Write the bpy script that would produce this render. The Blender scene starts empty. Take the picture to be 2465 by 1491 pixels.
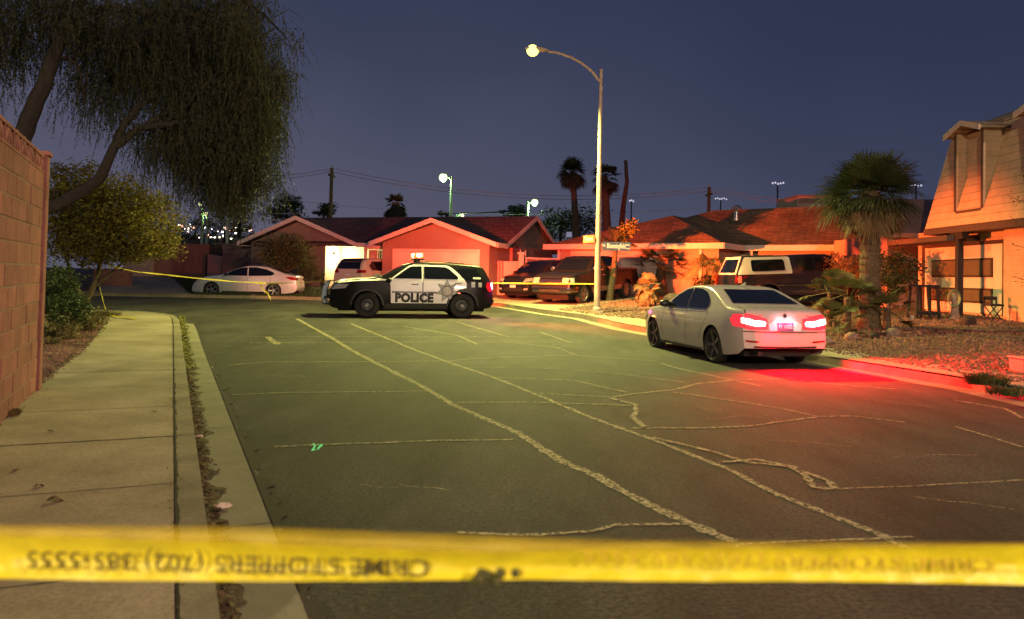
import bpy, bmesh, math, random
from math import sin, cos, pi, radians, sqrt, atan2, tan, exp
from mathutils import Vector, Matrix, noise
from mathutils.geometry import delaunay_2d_cdt
from mathutils.bvhtree import BVHTree
random.seed(7)
S = bpy.context.scene
COL = S.collection

# ------------------------------------------------------------------ camera
F = 1850.0; PCX = 1232.5; PCY = 620.0
PITCH = math.atan(47/F); ROLL = radians(1.3); CAMZ = 1.5
CM = Matrix.Translation((0, 0, CAMZ)) @ Matrix.Rotation(pi/2+PITCH, 4, 'X') @ Matrix.Rotation(ROLL, 4, 'Z')
cd = bpy.data.cameras.new('camera'); cam = bpy.data.objects.new('camera', cd); COL.objects.link(cam)
cam.matrix_world = CM
cd.sensor_width = 36; cd.lens = F/2465*36; cd.shift_y = -(745.5-PCY)/2465
cd.clip_start = 0.05; cd.clip_end = 3000
cd.dof.use_dof = True; cd.dof.focus_distance = 21; cd.dof.aperture_fstop = 2.6
S.camera = cam
S.view_settings.view_transform = 'Standard'; S.view_settings.look = 'None'
S.view_settings.exposure = .18; S.view_settings.gamma = 1
S.cycles.use_denoising = True
S.cycles.max_bounces = 5; S.cycles.diffuse_bounces = 2; S.cycles.glossy_bounces = 2
S.cycles.transparent_max_bounces = 8; S.cycles.sample_clamp_indirect = 3; S.cycles.sample_clamp_direct = 0
S.cycles.use_light_tree = True

# ------------------------------------------------------------------ dusk sky
W = bpy.data.worlds.new('World'); S.world = W; W.use_nodes = True
nt = W.node_tree; nt.nodes.clear()
wo = nt.nodes.new('ShaderNodeOutputWorld'); bg = nt.nodes.new('ShaderNodeBackground')
tc = nt.nodes.new('ShaderNodeTexCoord'); sx = nt.nodes.new('ShaderNodeSeparateXYZ')
rp = nt.nodes.new('ShaderNodeValToRGB'); ns = nt.nodes.new('ShaderNodeTexNoise')
rp.color_ramp.elements[0].position = 0.0; rp.color_ramp.elements[0].color = (.100, .098, .150, 1)
rp.color_ramp.elements[1].position = 0.62; rp.color_ramp.elements[1].color = (.018, .025, .058, 1)
for p, c in ((.12, (.072, .078, .130, 1)), (.25, (.047, .055, .104, 1)), (.42, (.030, .039, .082, 1))):
    e = rp.color_ramp.elements.new(p); e.color = c
nt.links.new(tc.outputs['Generated'], sx.inputs[0])
# x shifts the ramp: brighter to the left, deeper to the right; soft thin cloud
m1 = nt.nodes.new('ShaderNodeMath'); m1.operation = 'MULTIPLY_ADD'; m1.inputs[1].default_value = .26
nt.links.new(sx.outputs['X'], m1.inputs[0]); nt.links.new(sx.outputs['Z'], m1.inputs[2])
ns.inputs['Scale'].default_value = 2.2; ns.inputs['Detail'].default_value = 3
nt.links.new(tc.outputs['Generated'], ns.inputs['Vector'])
m2 = nt.nodes.new('ShaderNodeMath'); m2.operation = 'MULTIPLY_ADD'; m2.inputs[1].default_value = .30
nt.links.new(ns.outputs['Fac'], m2.inputs[0]); nt.links.new(m1.outputs[0], m2.inputs[2])
m3 = nt.nodes.new('ShaderNodeMath'); m3.operation = 'SUBTRACT'; m3.inputs[1].default_value = .13
nt.links.new(m2.outputs[0], m3.inputs[0])
nt.links.new(m3.outputs[0], rp.inputs[0]); nt.links.new(rp.outputs[0], bg.inputs['Color'])
bg.inputs['Strength'].default_value = .86
nt.links.new(bg.outputs[0], wo.inputs['Surface'])

# ------------------------------------------------------------------ lamps (most stand in a fixture built later)
def light(name, loc, color, watts, radius=.1, kind='POINT', target=None, spot=None, blend=.5, parent=None, size=None, shape=None, size_y=None):
    ld = bpy.data.lights.new(name, kind); ld.color = color; ld.energy = watts
    if kind == 'AREA':
        ld.shape = 'RECTANGLE'; ld.size = size; ld.size_y = size_y
    else:
        ld.shadow_soft_size = radius
    if kind == 'SPOT':
        ld.spot_size = radians(spot); ld.spot_blend = blend
    o = bpy.data.objects.new(name, ld); COL.objects.link(o); o.location = loc
    if target is not None:
        d = Vector(target)-Vector(loc); o.rotation_euler = d.to_track_quat('-Z', 'Y').to_euler()
    if parent: o.parent = parent
    return o

# ------------------------------------------------------------------ picture point -> place
def ray(px, py):
    return (CM.to_3x3() @ Vector(((px-PCX)/F, -(py-PCY)/F, -1)))
def P(px, py, D):
    r = ray(px, py); return Vector((0, 0, CAMZ)) + r*(D/r.y)
def zt(y): return .015*max(0, min(y, 48)-15)
def G(px, py, dz=0.0, fn=None):
    r = ray(px, py); y = 10.0
    for _ in range(60):
        t = y/r.y; z = (fn(r.x*t, y) if fn else zt(y)+dz)
        yn = (CAMZ-z)/(-r.z)*r.y if r.z < -1e-4 else 60
        y = y*.5+min(yn, 90)*.5
    t = y/r.y
    return Vector((r.x*t, y, fn(r.x*t, y) if fn else zt(y)+dz))

# far kerb line (right side of our street, bending round to the left)
FK = [G(*p) for p in ((2900, 1062), (2465, 966), (2340, 938), (1985, 878), (1500, 793), (1400, 768), (1310, 756), (1200, 738), (1000, 730), (730, 722), (480, 717), (250, 713))]
FK = [v.to_2d() for v in FK]; FK[0] = FK[1]+(FK[1]-FK[2]).normalized()*9; FK.append(FK[-1]+Vector((-16, .5)))
def dseg(p, a, b):
    ab = b-a; t = max(0, min(1, (p-a).dot(ab)/ab.length_squared)); return (p-(a+ab*t)).length
def dFK(x, y):
    p = Vector((x, y)); return min(dseg(p, FK[i], FK[i+1]) for i in range(len(FK)-1))
def zyard(x, y):
    d = dFK(x, y); return zt(y)+.14+.05*max(0, min(d, 9.5)-1.4)

# ------------------------------------------------------------------ materials
MATS = {}
def mat(name, col, rough=.85, var=.18, scale=6, bump=0, bscale=None, metal=0, coat=0, spec=None, emit=None, estr=0, alpha=None, stretch=None, detail=5):
    if name in MATS: return MATS[name]
    m = bpy.data.materials.new(name); m.use_nodes = True; MATS[name] = m
    t = m.node_tree; b = t.nodes['Principled BSDF']
    c = (col[0], col[1], col[2], 1); b.inputs['Base Color'].default_value = c
    b.inputs['Roughness'].default_value = rough; b.inputs['Metallic'].default_value = metal
    if coat: b.inputs['Coat Weight'].default_value = coat; b.inputs['Coat Roughness'].default_value = .06
    if spec is not None: b.inputs['Specular IOR Level'].default_value = spec
    if emit: b.inputs['Emission Color'].default_value = (*emit, 1); b.inputs['Emission Strength'].default_value = estr
    if alpha is not None: b.inputs['Alpha'].default_value = alpha
    if var or bump:
        tcn = t.nodes.new('ShaderNodeTexCoord'); n = t.nodes.new('ShaderNodeTexNoise')
        n.inputs['Scale'].default_value = scale; n.inputs['Detail'].default_value = detail; n.inputs['Roughness'].default_value = .65
        src = tcn.outputs['Object']
        if stretch:
            mp = t.nodes.new('ShaderNodeMapping'); mp.inputs['Scale'].default_value = stretch
            t.links.new(src, mp.inputs[0]); src = mp.outputs[0]
        t.links.new(src, n.inputs['Vector'])
        if var:
            r = t.nodes.new('ShaderNodeValToRGB')
            r.color_ramp.elements[0].position = .32; r.color_ramp.elements[1].position = .68
            r.color_ramp.elements[0].color = tuple(max(0, x*(1-var)) for x in col)+(1,)
            r.color_ramp.elements[1].color = tuple(min(1, x*(1+var)) for x in col)+(1,)
            t.links.new(n.outputs['Fac'], r.inputs[0]); t.links.new(r.outputs[0], b.inputs['Base Color'])
        if bump:
            n2 = t.nodes.new('ShaderNodeTexNoise'); n2.inputs['Scale'].default_value = bscale or scale*4; n2.inputs['Detail'].default_value = 4
            t.links.new(src, n2.inputs['Vector'])
            bp = t.nodes.new('ShaderNodeBump'); bp.inputs['Strength'].default_value = bump; bp.inputs['Distance'].default_value = .02
            t.links.new(n2.outputs['Fac'], bp.inputs['Height']); t.links.new(bp.outputs[0], b.inputs['Normal'])
    return m
def emis(name, col, s):
    if name in MATS: return MATS[name]
    m = bpy.data.materials.new(name); m.use_nodes = True; MATS[name] = m
    b = m.node_tree.nodes['Principled BSDF']; b.inputs['Base Color'].default_value = (.1, .1, .1, 1)
    b.inputs['Emission Color'].default_value = (*col, 1); b.inputs['Emission Strength'].default_value = s
    return m
def leafmat(name, col, var=.45, scale=1.5, transl=.25):
    if name in MATS: return MATS[name]
    m = mat(name, col, .7, var, scale)
    t = m.node_tree; b = t.nodes['Principled BSDF']; out = [n for n in t.nodes if n.type == 'OUTPUT_MATERIAL'][0]
    tr = t.nodes.new('ShaderNodeBsdfTranslucent'); tr.inputs[0].default_value = (col[0]*1.3, col[1]*1.4, col[2], 1)
    mx = t.nodes.new('ShaderNodeMixShader'); mx.inputs[0].default_value = transl
    t.links.new(b.outputs[0], mx.inputs[1]); t.links.new(tr.outputs[0], mx.inputs[2]); t.links.new(mx.outputs[0], out.inputs[0])
    return m

def stained(name, col, dark, rough, big, fine, stain_scale, bump=.3, bscale=60, stretch=None, island=0):
    """ground material: base colour x large patches x fine grain"""
    m = bpy.data.materials.new(name); m.use_nodes = True; MATS[name] = m
    t = m.node_tree; b = t.nodes['Principled BSDF']; b.inputs['Roughness'].default_value = rough
    b.inputs['Specular IOR Level'].default_value = .35
    tcn = t.nodes.new('ShaderNodeTexCoord'); mp = t.nodes.new('ShaderNodeMapping')
    if stretch: mp.inputs['Rotation'].default_value = stretch[0]; mp.inputs['Scale'].default_value = stretch[1]
    t.links.new(tcn.outputs['Object'], mp.inputs[0])
    def nz(sc, det, src):
        n = t.nodes.new('ShaderNodeTexNoise'); n.inputs['Scale'].default_value = sc; n.inputs['Detail'].default_value = det
        n.inputs['Roughness'].default_value = .7
        t.links.new(src, n.inputs['Vector']); return n
    n1 = nz(stain_scale, 6, mp.outputs[0]); n2 = nz(fine, 3, tcn.outputs['Object']); n3 = nz(.35, 3, tcn.outputs['Object'])
    r1 = t.nodes.new('ShaderNodeValToRGB'); r1.color_ramp.elements[0].position = .35; r1.color_ramp.elements[1].position = .62
    r1.color_ramp.elements[0].color = (*dark, 1); r1.color_ramp.elements[1].color = (*col, 1)
    t.links.new(n1.outputs['Fac'], r1.inputs[0])
    def mul(a, nse, lo, hi, p0=.3, p1=.7):
        r = t.nodes.new('ShaderNodeMapRange'); r.inputs['From Min'].default_value = p0; r.inputs['From Max'].default_value = p1
        r.inputs['To Min'].default_value = lo; r.inputs['To Max'].default_value = hi
        t.links.new(nse.outputs['Fac'], r.inputs['Value'])
        x = t.nodes.new('ShaderNodeMix'); x.data_type = 'RGBA'; x.blend_type = 'MULTIPLY'; x.inputs[0].default_value = 1
        t.links.new(a, x.inputs[6]); t.links.new(r.outputs[0], x.inputs[7]); return x.outputs[2]
    c = mul(r1.outputs[0], n2, 1-big, 1+big); c = mul(c, n3, .8, 1.15)
    if island:      # every block or slab its own shade
        g = t.nodes.new('ShaderNodeNewGeometry'); r = t.nodes.new('ShaderNodeMapRange'); r.inputs['To Min'].default_value = 1-island; r.inputs['To Max'].default_value = 1+island
        t.links.new(g.outputs['Random Per Island'], r.inputs['Value']); x = t.nodes.new('ShaderNodeMix'); x.data_type = 'RGBA'; x.blend_type = 'MULTIPLY'; x.inputs[0].default_value = 1
        t.links.new(c, x.inputs[6]); t.links.new(r.outputs[0], x.inputs[7]); c = x.outputs[2]
    t.links.new(c, b.inputs['Base Color'])
    bp = t.nodes.new('ShaderNodeBump'); bp.inputs['Strength'].default_value = bump; bp.inputs['Distance'].default_value = .01
    n4 = nz(bscale, 4, tcn.outputs['Object']); t.links.new(n4.outputs['Fac'], bp.inputs['Height']); t.links.new(bp.outputs[0], b.inputs['Normal'])
    return m

# ------------------------------------------------------------------ mesh builder
class MB:
    def __init__(s): s.v = []; s.f = []
    def add(s, vs, fs):
        n = len(s.v); s.v += [tuple(v) for v in vs]; s.f += [tuple(i+n for i in f) for f in fs]; return s
    def box(s, a, b, M=None):
        x0, y0, z0 = a; x1, y1, z1 = b
        vs = [Vector(p) for p in ((x0,y0,z0),(x1,y0,z0),(x1,y1,z0),(x0,y1,z0),(x0,y0,z1),(x1,y0,z1),(x1,y1,z1),(x0,y1,z1))]
        if M: vs = [M @ v for v in vs]
        return s.add(vs, [(0,3,2,1),(4,5,6,7),(0,1,5,4),(1,2,6,5),(2,3,7,6),(3,0,4,7)])
    def cbox(s, c, sz, M=None):
        return s.box([c[i]-sz[i]/2 for i in range(3)], [c[i]+sz[i]/2 for i in range(3)], M)
    def prism(s, poly, axis, a, b):
        """poly in the two other axes, extruded from a to b along axis"""
        def mk(p, t):
            q = list(p); q.insert(axis, t); return Vector(q)
        n = len(poly); vs = [mk(p, a) for p in poly]+[mk(p, b) for p in poly]
        fs = [tuple(range(n)), tuple(range(2*n-1, n-1, -1))]+[(i, (i+1) % n, n+(i+1) % n, n+i) for i in range(n)]
        return s.add(vs, fs)
    def tube(s, pts, rad, n=8, cap=True):
        pts = [Vector(p) for p in pts]
        if not hasattr(rad, '__len__'): rad = [rad]*len(pts)
        base = len(s.v); prev = None
        for i, p in enumerate(pts):
            d = (pts[min(i+1, len(pts)-1)]-pts[max(i-1, 0)]).normalized()
            if prev is None:
                up = Vector((0, 0, 1)) if abs(d.z) < .9 else Vector((1, 0, 0)); a = d.cross(up).normalized()
            else: a = (prev-d*prev.dot(d)).normalized()
            prev = a; b = d.cross(a)
            for k in range(n):
                t = 2*pi*k/n; q = p+(a*cos(t)+b*sin(t))*rad[i]; s.v.append(tuple(q))
        for i in range(len(pts)-1):
            for k in range(n):
                s.f.append((base+i*n+k, base+i*n+(k+1) % n, base+(i+1)*n+(k+1) % n, base+(i+1)*n+k))
        if cap:
            s.f.append(tuple(base+k for k in range(n-1, -1, -1))); s.f.append(tuple(base+(len(pts)-1)*n+k for k in range(n)))
        return s
    def lathe(s, prof, n=20, M=None, cap=True):
        """prof (r, h) round the z axis"""
        base = len(s.v)
        for r, h in prof:
            for k in range(n):
                v = Vector((r*cos(2*pi*k/n), r*sin(2*pi*k/n), h))
                s.v.append(tuple(M @ v if M else v))
        for i in range(len(prof)-1):
            for k in range(n):
                s.f.append((base+i*n+k, base+i*n+(k+1) % n, base+(i+1)*n+(k+1) % n, base+(i+1)*n+k))
        if cap: s.f.append(tuple(base+k for k in range(n-1, -1, -1))); s.f.append(tuple(base+(len(prof)-1)*n+k for k in range(n)))
        return s
    def ball(s, c, r, n=12, sq=(1, 1, 1)):
        c = Vector(c); m = n//2; base = len(s.v)
        for i in range(m+1):
            for k in range(n):
                t = pi*(i+.001)/(m+.002); a = 2*pi*k/n
                s.v.append((c.x+r*sq[0]*sin(t)*cos(a), c.y+r*sq[1]*sin(t)*sin(a), c.z+r*sq[2]*cos(t)))
        for i in range(m):
            for k in range(n):
                s.f.append((base+i*n+k, base+(i+1)*n+k, base+(i+1)*n+(k+1) % n, base+i*n+(k+1) % n))
        return s
    def build(s, name, m, parent=None, smooth=False, bevel=0, kind=None, label=None):
        me = bpy.data.meshes.new(name); me.from_pydata(s.v, [], s.f); me.update()
        o = bpy.data.objects.new(name, me); COL.objects.link(o); me.materials.append(m)
        if smooth:
            me.polygons.foreach_set('use_smooth', [True]*len(me.polygons))
            try: me.set_sharp_from_angle(angle=radians(40))
            except Exception: pass
        if bevel:
            b = o.modifiers.new('bevel', 'BEVEL'); b.width = bevel; b.segments = 2; b.limit_method = 'ANGLE'
        if parent: o.parent = parent
        if kind: o['kind'] = kind
        if label: o['label'] = label
        return o
def thing(name, label, cat, loc=(0, 0, 0), rz=0, group=None):
    o = bpy.data.objects.new(name, None); COL.objects.link(o); o.location = loc; o.rotation_euler = (0, 0, rz)
    o.empty_display_size = .2
    return tag(o, label, cat, group)
def tag(o, label, cat, group=None):
    o['label'] = label; o['category'] = cat
    if group: o['group'] = group
    return o
def struct(mb, name, m, **k): return mb.build(name, m, kind='structure', **k)
def dup(root, loc, rz=None, label=None, group=None):
    def cp(o, par):
        c = o.copy(); COL.objects.link(c)
        if par: c.parent = par
        for ch in [q for q in o.children]: cp(ch, c)
        return c
    r = cp(root, None); r.location = loc
    if rz is not None: r.rotation_euler = (0, 0, rz)
    if label: r['label'] = label
    if group: r['group'] = group
    return r

def inpoly(p, poly):
    c = False; n = len(poly); j = n-1
    for i in range(n):
        if (poly[i][1] > p[1]) != (poly[j][1] > p[1]) and p[0] < (poly[j][0]-poly[i][0])*(p[1]-poly[i][1])/(poly[j][1]-poly[i][1])+poly[i][0]: c = not c
        j = i
    return c
def fillpoly(poly, step):
    """triangulated polygon with interior grid points -> (2D verts, tris)"""
    poly = [Vector(p[:2]) for p in poly]; bd = []
    for i in range(len(poly)):
        a, b = poly[i], poly[(i+1) % len(poly)]; k = max(1, int((b-a).length/step+.5))
        bd += [a.lerp(b, t/k) for t in range(k)]
    xs = [p.x for p in bd]; ys = [p.y for p in bd]; n = len(bd); vs = list(bd)
    ny = int((max(ys)-min(ys))/step)+1; nx = int((max(xs)-min(xs))/step)+1
    for j in range(ny+1):
        for i in range(nx+1):
            q = Vector((min(xs)+(i+.5*(j % 2))*step, min(ys)+(j+.37)*step))
            if inpoly(q, poly): vs.append(q)
    r = delaunay_2d_cdt(vs, [(i, (i+1) % n) for i in range(n)], [list(range(n))], 1, 1e-6)
    return r[0], [tuple(f) for f in r[2]]
def sheet(name, poly, zfn, m, step=1.0, kind='structure', parent=None, label=None, skirt=0):
    vs, fs = fillpoly(poly, step); mb = MB(); mb.add([(v.x, v.y, zfn(v.x, v.y)) for v in vs], fs)
    if skirt:
        n = 0
        for i in range(len(poly)):
            a, b = Vector(poly[i][:2]), Vector(poly[(i+1) % len(poly)][:2]); k = max(1, int((b-a).length/step+.5))
            for t in range(k):
                p, q = a.lerp(b, t/k), a.lerp(b, (t+1)/k)
                mb.add([(p.x, p.y, zfn(p.x, p.y)), (q.x, q.y, zfn(q.x, q.y)), (q.x, q.y, zfn(q.x, q.y)-skirt), (p.x, p.y, zfn(p.x, p.y)-skirt)], [(0, 1, 2, 3)])
    return mb.build(name, m, parent=parent, kind=kind, label=label)
def offset_line(line, d):
    out = []
    for i in range(len(line)):
        a = line[max(i-1, 0)]; b = line[min(i+1, len(line)-1)]; t = (b-a).normalized()
        out.append(line[i]+Vector((-t.y, t.x))*d)
    return out
def text_geo(s, size, fat=0.0, sx=1.0):
    """text -> (2D verts, faces), centred"""
    c = bpy.data.curves.new('t', 'FONT'); c.body = s; c.size = size; c.align_x = 'CENTER'; c.align_y = 'CENTER'; c.offset = fat; c.space_character = 1.06; c.resolution_u = 3
    o = bpy.data.objects.new('t', c); COL.objects.link(o); bpy.context.view_layer.update()
    me = o.to_mesh(); vs = [Vector((v.co.x*sx, v.co.y)) for v in me.vertices]; fs = [tuple(p.vertices) for p in me.polygons]
    o.to_mesh_clear(); bpy.data.objects.remove(o); bpy.data.curves.remove(c)
    return vs, fs
# ================================================================== GROUND
M_asph = stained('asphalt', (.050, .046, .040), (.017, .0155, .0145), .85, .8, 34, 1.3, 1.2, 60, ((0, 0, radians(24)), (1.0, .35, 1)))
M_conc = stained('concrete', (.36, .30, .215), (.24, .195, .135), .85, .25, 45, 1.1, .25, 120)
M_conc2 = stained('kerb_concrete', (.27, .235, .165), (.17, .145, .10), .85, .2, 50, 2.2, .35, 120)
M_gutter = stained('gutter_concrete', (.235, .215, .155), (.17, .155, .11), .85, .14, 60, 1.3, .25, 120)
M_dirt = stained('dirt', (.16, .11, .07), (.07, .05, .03), .95, .4, 40, 3, .8, 40)
M_gravel = stained('gravel_ground', (.15, .075, .052), (.06, .032, .022), .95, .55, 26, 2.5, 1.0, 30)
M_grass = stained('lawn', (.07, .095, .03), (.035, .05, .016), .95, .5, 30, 2, 1.0, 50)
M_seal = mat('crack_sealant', (.29, .25, .15), .85, .5, 16, detail=8)
t_ = M_seal.node_tree; b_ = t_.nodes['Principled BSDF']; n_ = t_.nodes.new('ShaderNodeTexNoise'); n_.inputs['Scale'].default_value = 26; n_.inputs['Detail'].default_value = 6; n_.inputs['Roughness'].default_value = .75
c_ = t_.nodes.new('ShaderNodeTexCoord'); t_.links.new(c_.outputs['Object'], n_.inputs['Vector']); r_ = t_.nodes.new('ShaderNodeMapRange'); r_.inputs['From Min'].default_value = .40; r_.inputs['From Max'].default_value = .52
t_.links.new(n_.outputs['Fac'], r_.inputs['Value']); t_.links.new(r_.outputs[0], b_.inputs['Alpha'])      # worn through in places
M_crack = mat('dark_crack', (.02, .016, .010), .95, .3, 20)

# left kerb: straight run then the corner turning left
def GL(px, py, dz=.13): return G(px, py, dz).to_2d()
ka = GL(498, 1257); kb = GL(433, 776); kd = (kb-ka).normalized()
kn = Vector((-kd.y, kd.x))                      # to the left of travel = away from the road
near = ka-kd*9
corner = [GL(430, 768), GL(420, 760), GL(398, 755), GL(350, 750), GL(300, 748), GL(250, 747)]
KL = [near, ka, ka.lerp(kb, .5), kb-kd*.8] + corner
KL.append(KL[-1]+Vector((-26, 1.5)))
side_l = KL
# base ground far below everything
gb = MB(); gb.add([(-900, -60, -.6), (900, -60, -.6), (900, 1500, -.6), (-900, 1500, -.6)], [(0, 1, 2, 3)])
struct(gb, 'ground', mat('desert_ground', (.14, .11, .08), .95, .3, .2))
# road
road = [p for p in offset_line(KL, -.02)] + [p for p in reversed(FK)]
sheet('road', road, lambda x, y: zt(y), M_asph, 1.2)
# yard beyond the far kerb
yard = list(FK) + [Vector((-45, 75)), Vector((40, 75)), Vector((40, 5))]
sheet('yard_ground', yard, zyard, M_gravel, 1.0)
# far kerb and pavement
def strip(name, line, o0, o1, zf, m, jitter=0, step=.6, thick=0, **k):
    pts = []
    for i in range(len(line)-1):
        n = max(1, int((line[i+1]-line[i]).length/step)); pts += [line[i].lerp(line[i+1], t/n) for t in range(n)]
    pts.append(line[-1]); A = offset_line(pts, o0); B = offset_line(pts, o1); mb = MB()
    for i, p in enumerate(A):
        q = B[i]
        if jitter:
            q = q+(q-p).normalized()*(noise.noise(Vector((q.x*3, q.y*3, 1)))*jitter+noise.noise(Vector((q.x*11, q.y*11, 4)))*jitter*.6)
        mb.v += [(p.x, p.y, zf(p.x, p.y)), (q.x, q.y, zf(q.x, q.y))]
        if thick: mb.v += [(p.x, p.y, zf(p.x, p.y)-thick), (q.x, q.y, zf(q.x, q.y)-thick)]
    w = 4 if thick else 2
    for i in range(len(A)-1):
        a, b = i*w, (i+1)*w; mb.f.append((a, b, b+1, a+1))
        if thick: mb.f += [(a, a+2, b+2, b), (a+1, b+1, b+3, a+3)]
    return mb.build(name, m, kind='structure', **k)
sgn = -1      # far yard lies on the right-hand side when walking FK in its order
strip('kerb', FK, 0, sgn*.16, lambda x, y: zt(y)+.14, M_conc2, thick=.2)
strip('pavement', FK, sgn*.165, sgn*1.35, lambda x, y: zt(y)+.146, M_conc, thick=.1)
strip('gutter', FK, -sgn*.38, 0, lambda x, y: zt(y)+.004, M_gutter)
# left side: kerb, joint, pavement, verge
strip('kerb', KL, 0, .145, lambda x, y: zt(y)+.13, M_conc2, thick=.2, step=.4)
strip('pavement_joint', KL, .145, .160, lambda x, y: zt(y)+.112, M_crack, step=.25)
strip('pavement_joint_soil', KL[:5], .158, .143, lambda x, y: zt(y)+.134, M_crack, jitter=.022, step=.04)
SW = 1.60
strip('pavement', KL, .160, SW, lambda x, y: zt(y)+.128, M_conc, thick=.1, step=.4)
ver = offset_line(KL, SW)
sheet('verge_ground', ver+[Vector((-34, 25.5)), Vector((-34, -8))], lambda x, y: zt(y)+.118+.03*noise.noise(Vector((x, y, 0))), M_dirt, .7)
# gutter pan, with its ragged asphalt edge and dirt line
strip('gutter', KL[:5], -.41, 0, lambda x, y: zt(y)+.004, M_gutter, jitter=0, step=.05)
strip('asphalt_edge_crack', [p for p in KL[:5]], -.375, -.455, lambda x, y: zt(y)+.010, M_crack, jitter=.10, step=.02)
strip('gutter_dirt', KL[:5], 0, -.12, lambda x, y: zt(y)+.009, mat('gutter_silt', (.075, .055, .03), .95, .6, 25, .8, 60), jitter=.12, step=.03)
# joints across the pavement
mb = MB()
def joint(c, w, n0=.16, n1=SW, z=.131):
    a = c+kn*n0; b = c+kn*n1; prev = None
    for i in range(25):
        p = a.lerp(b, i/24); wob = noise.noise(Vector((p.x*4, p.y*4, 7)))*.012
        p = p+kd*wob; ww = w*(1+.5*noise.noise(Vector((p.x*9, p.y*9, 2))))
        cur = (p-kd*ww/2, p+kd*ww/2)
        if prev:
            mb.add([(v.x, v.y, zt(v.y)+z) for v in (prev[0], cur[0], cur[1], prev[1])], [(0, 1, 2, 3)])
        prev = cur
j0 = GL(420, 1050); s = (j0-near).dot(kd)
for i in range(-4, 18):
    t = s+i*1.52
    if t < 0 or t > 31: continue
    joint(near+kd*t, .022 if i % 3 == 0 else .009)
for i in range(-2, 8): joint(near+kd*(s+i*3.04), .010, 0.0, .145, .134); joint(near+kd*(s+i*3.04+.9), .010, -.4, 0, .008)
struct(mb, 'pavement_score_lines', M_crack)
# crack sealant lines, traced on the road
mb = MB()
def seal(pts, w, zz=.004):
    P3 = [G(px, py) for px, py in pts]; fine = []
    for i in range(len(P3)-1):
        n = max(1, int((P3[i+1]-P3[i]).length/.045)); fine += [P3[i].lerp(P3[i+1], t/n) for t in range(n)]
    fine.append(P3[-1]); prev = None
    for i, p in enumerate(fine):
        d = (fine[min(i+1, len(fine)-1)]-fine[max(i-1, 0)]).to_2d().normalized(); n2 = Vector((-d.y, d.x))
        q = p.to_2d()+n2*noise.noise(Vector((p.x*2.2, p.y*2.2, 3)))*.022+n2*noise.noise(Vector((p.x*14, p.y*14, 6)))*.008
        ww = 1.12*w*max(.15, .95+.22*noise.noise(Vector((p.x*5, p.y*5, 9)))+.7*noise.noise(Vector((p.x*19, p.y*19, 5))))
        cur = (q-n2*ww/2, q+n2*ww/2)
        if prev: mb.add([(v.x, v.y, zt(v.y)+zz) for v in (prev[0], prev[1], cur[1], cur[0])], [(0, 1, 2, 3)])
        prev = cur
seal([(715, 768), (745, 785), (800, 815), (840, 840), (895, 870), (1015, 930), (1090, 975), (1250, 1045), (1350, 1110), (1440, 1150), (1560, 1215), (1660, 1262), (1790, 1315)], .085)
seal([(845, 780), (955, 825), (1040, 858), (1100, 880), (1190, 910), (1310, 958), (1420, 1005), (1560, 1055), (1750, 1130), (1870, 1190), (1990, 1240), (2120, 1290), (2200, 1330)], .06, .0046)
seal([(970, 786), (1100, 808), (1150, 830)], .05, .0052); seal([(1100, 776), (1200, 805), (1225, 812)], .05, .0052); seal([(1300, 800), (1375, 826)], .05, .0052)
seal([(600, 826), (1000, 824), (1280, 824), (1380, 826)], .04, .0052); seal([(600, 812), (860, 811), (1300, 812)], .035, .0056)
seal([(550, 880), (650, 872), (900, 872), (1080, 870), (1150, 864), (1380, 856)], .05, .0060)
seal([(560, 952), (700, 946), (900, 945), (1035, 942)], .045, .0060); seal([(660, 1076), (800, 1071), (1000, 1064), (1080, 1062), (1240, 1060)], .04, .0060)
seal([(1100, 970), (1300, 970), (1520, 978)], .045, .0064); seal([(1300, 948), (1480, 958)], .045, .0064)
seal([(1190, 910), (1380, 917), (1510, 946)], .045, .0064); seal([(1130, 885), (1300, 888), (1480, 899), (1650, 922)], .035, .0064)
seal([(1240, 826), (1340, 838), (1390, 857), (1580, 870)], .04, .0068)
seal([(1470, 958), (1520, 950), (1620, 940), (1680, 925), (1770, 916), (1900, 912), (1990, 925), (2160, 938)], .05, .0068)
seal([(1470, 960), (1530, 975), (1535, 992), (1520, 1005), (1560, 1035)], .06, .0072)
seal([(1520, 1032), (1700, 1032), (1800, 1028), (1965, 1005)], .04, .0072); seal([(1620, 945), (1790, 970), (1880, 985), (1970, 1004), (2060, 1004), (2180, 1018)], .035, .0076)
seal([(1590, 875), (1640, 890), (1760, 915), (1830, 930)], .05, .0060)
seal([(1570, 1055), (1720, 1090), (1800, 1115), (1900, 1125), (1935, 1145), (1960, 1175), (2010, 1180), (2000, 1160), (1930, 1135)], .05, .0080)
seal([(1730, 1115), (1820, 1108), (1920, 1128)], .05, .0084); seal([(1100, 1285), (1300, 1290), (1430, 1280), (1480, 1265), (1680, 1265)], .035, .0060)
seal([(1790, 1312), (2000, 1302), (2200, 1296)], .025, .0064); seal([(1980, 1180), (2100, 1176), (2463, 1158)], .02, .0064)
seal([(2300, 965), (2420, 985), (2463, 1008)], .04, .0064); seal([(2300, 1028), (2463, 1078)], .04, .0064); seal([(645, 812), (668, 830)], .12, .0064)
rk = random.Random(9)
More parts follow.
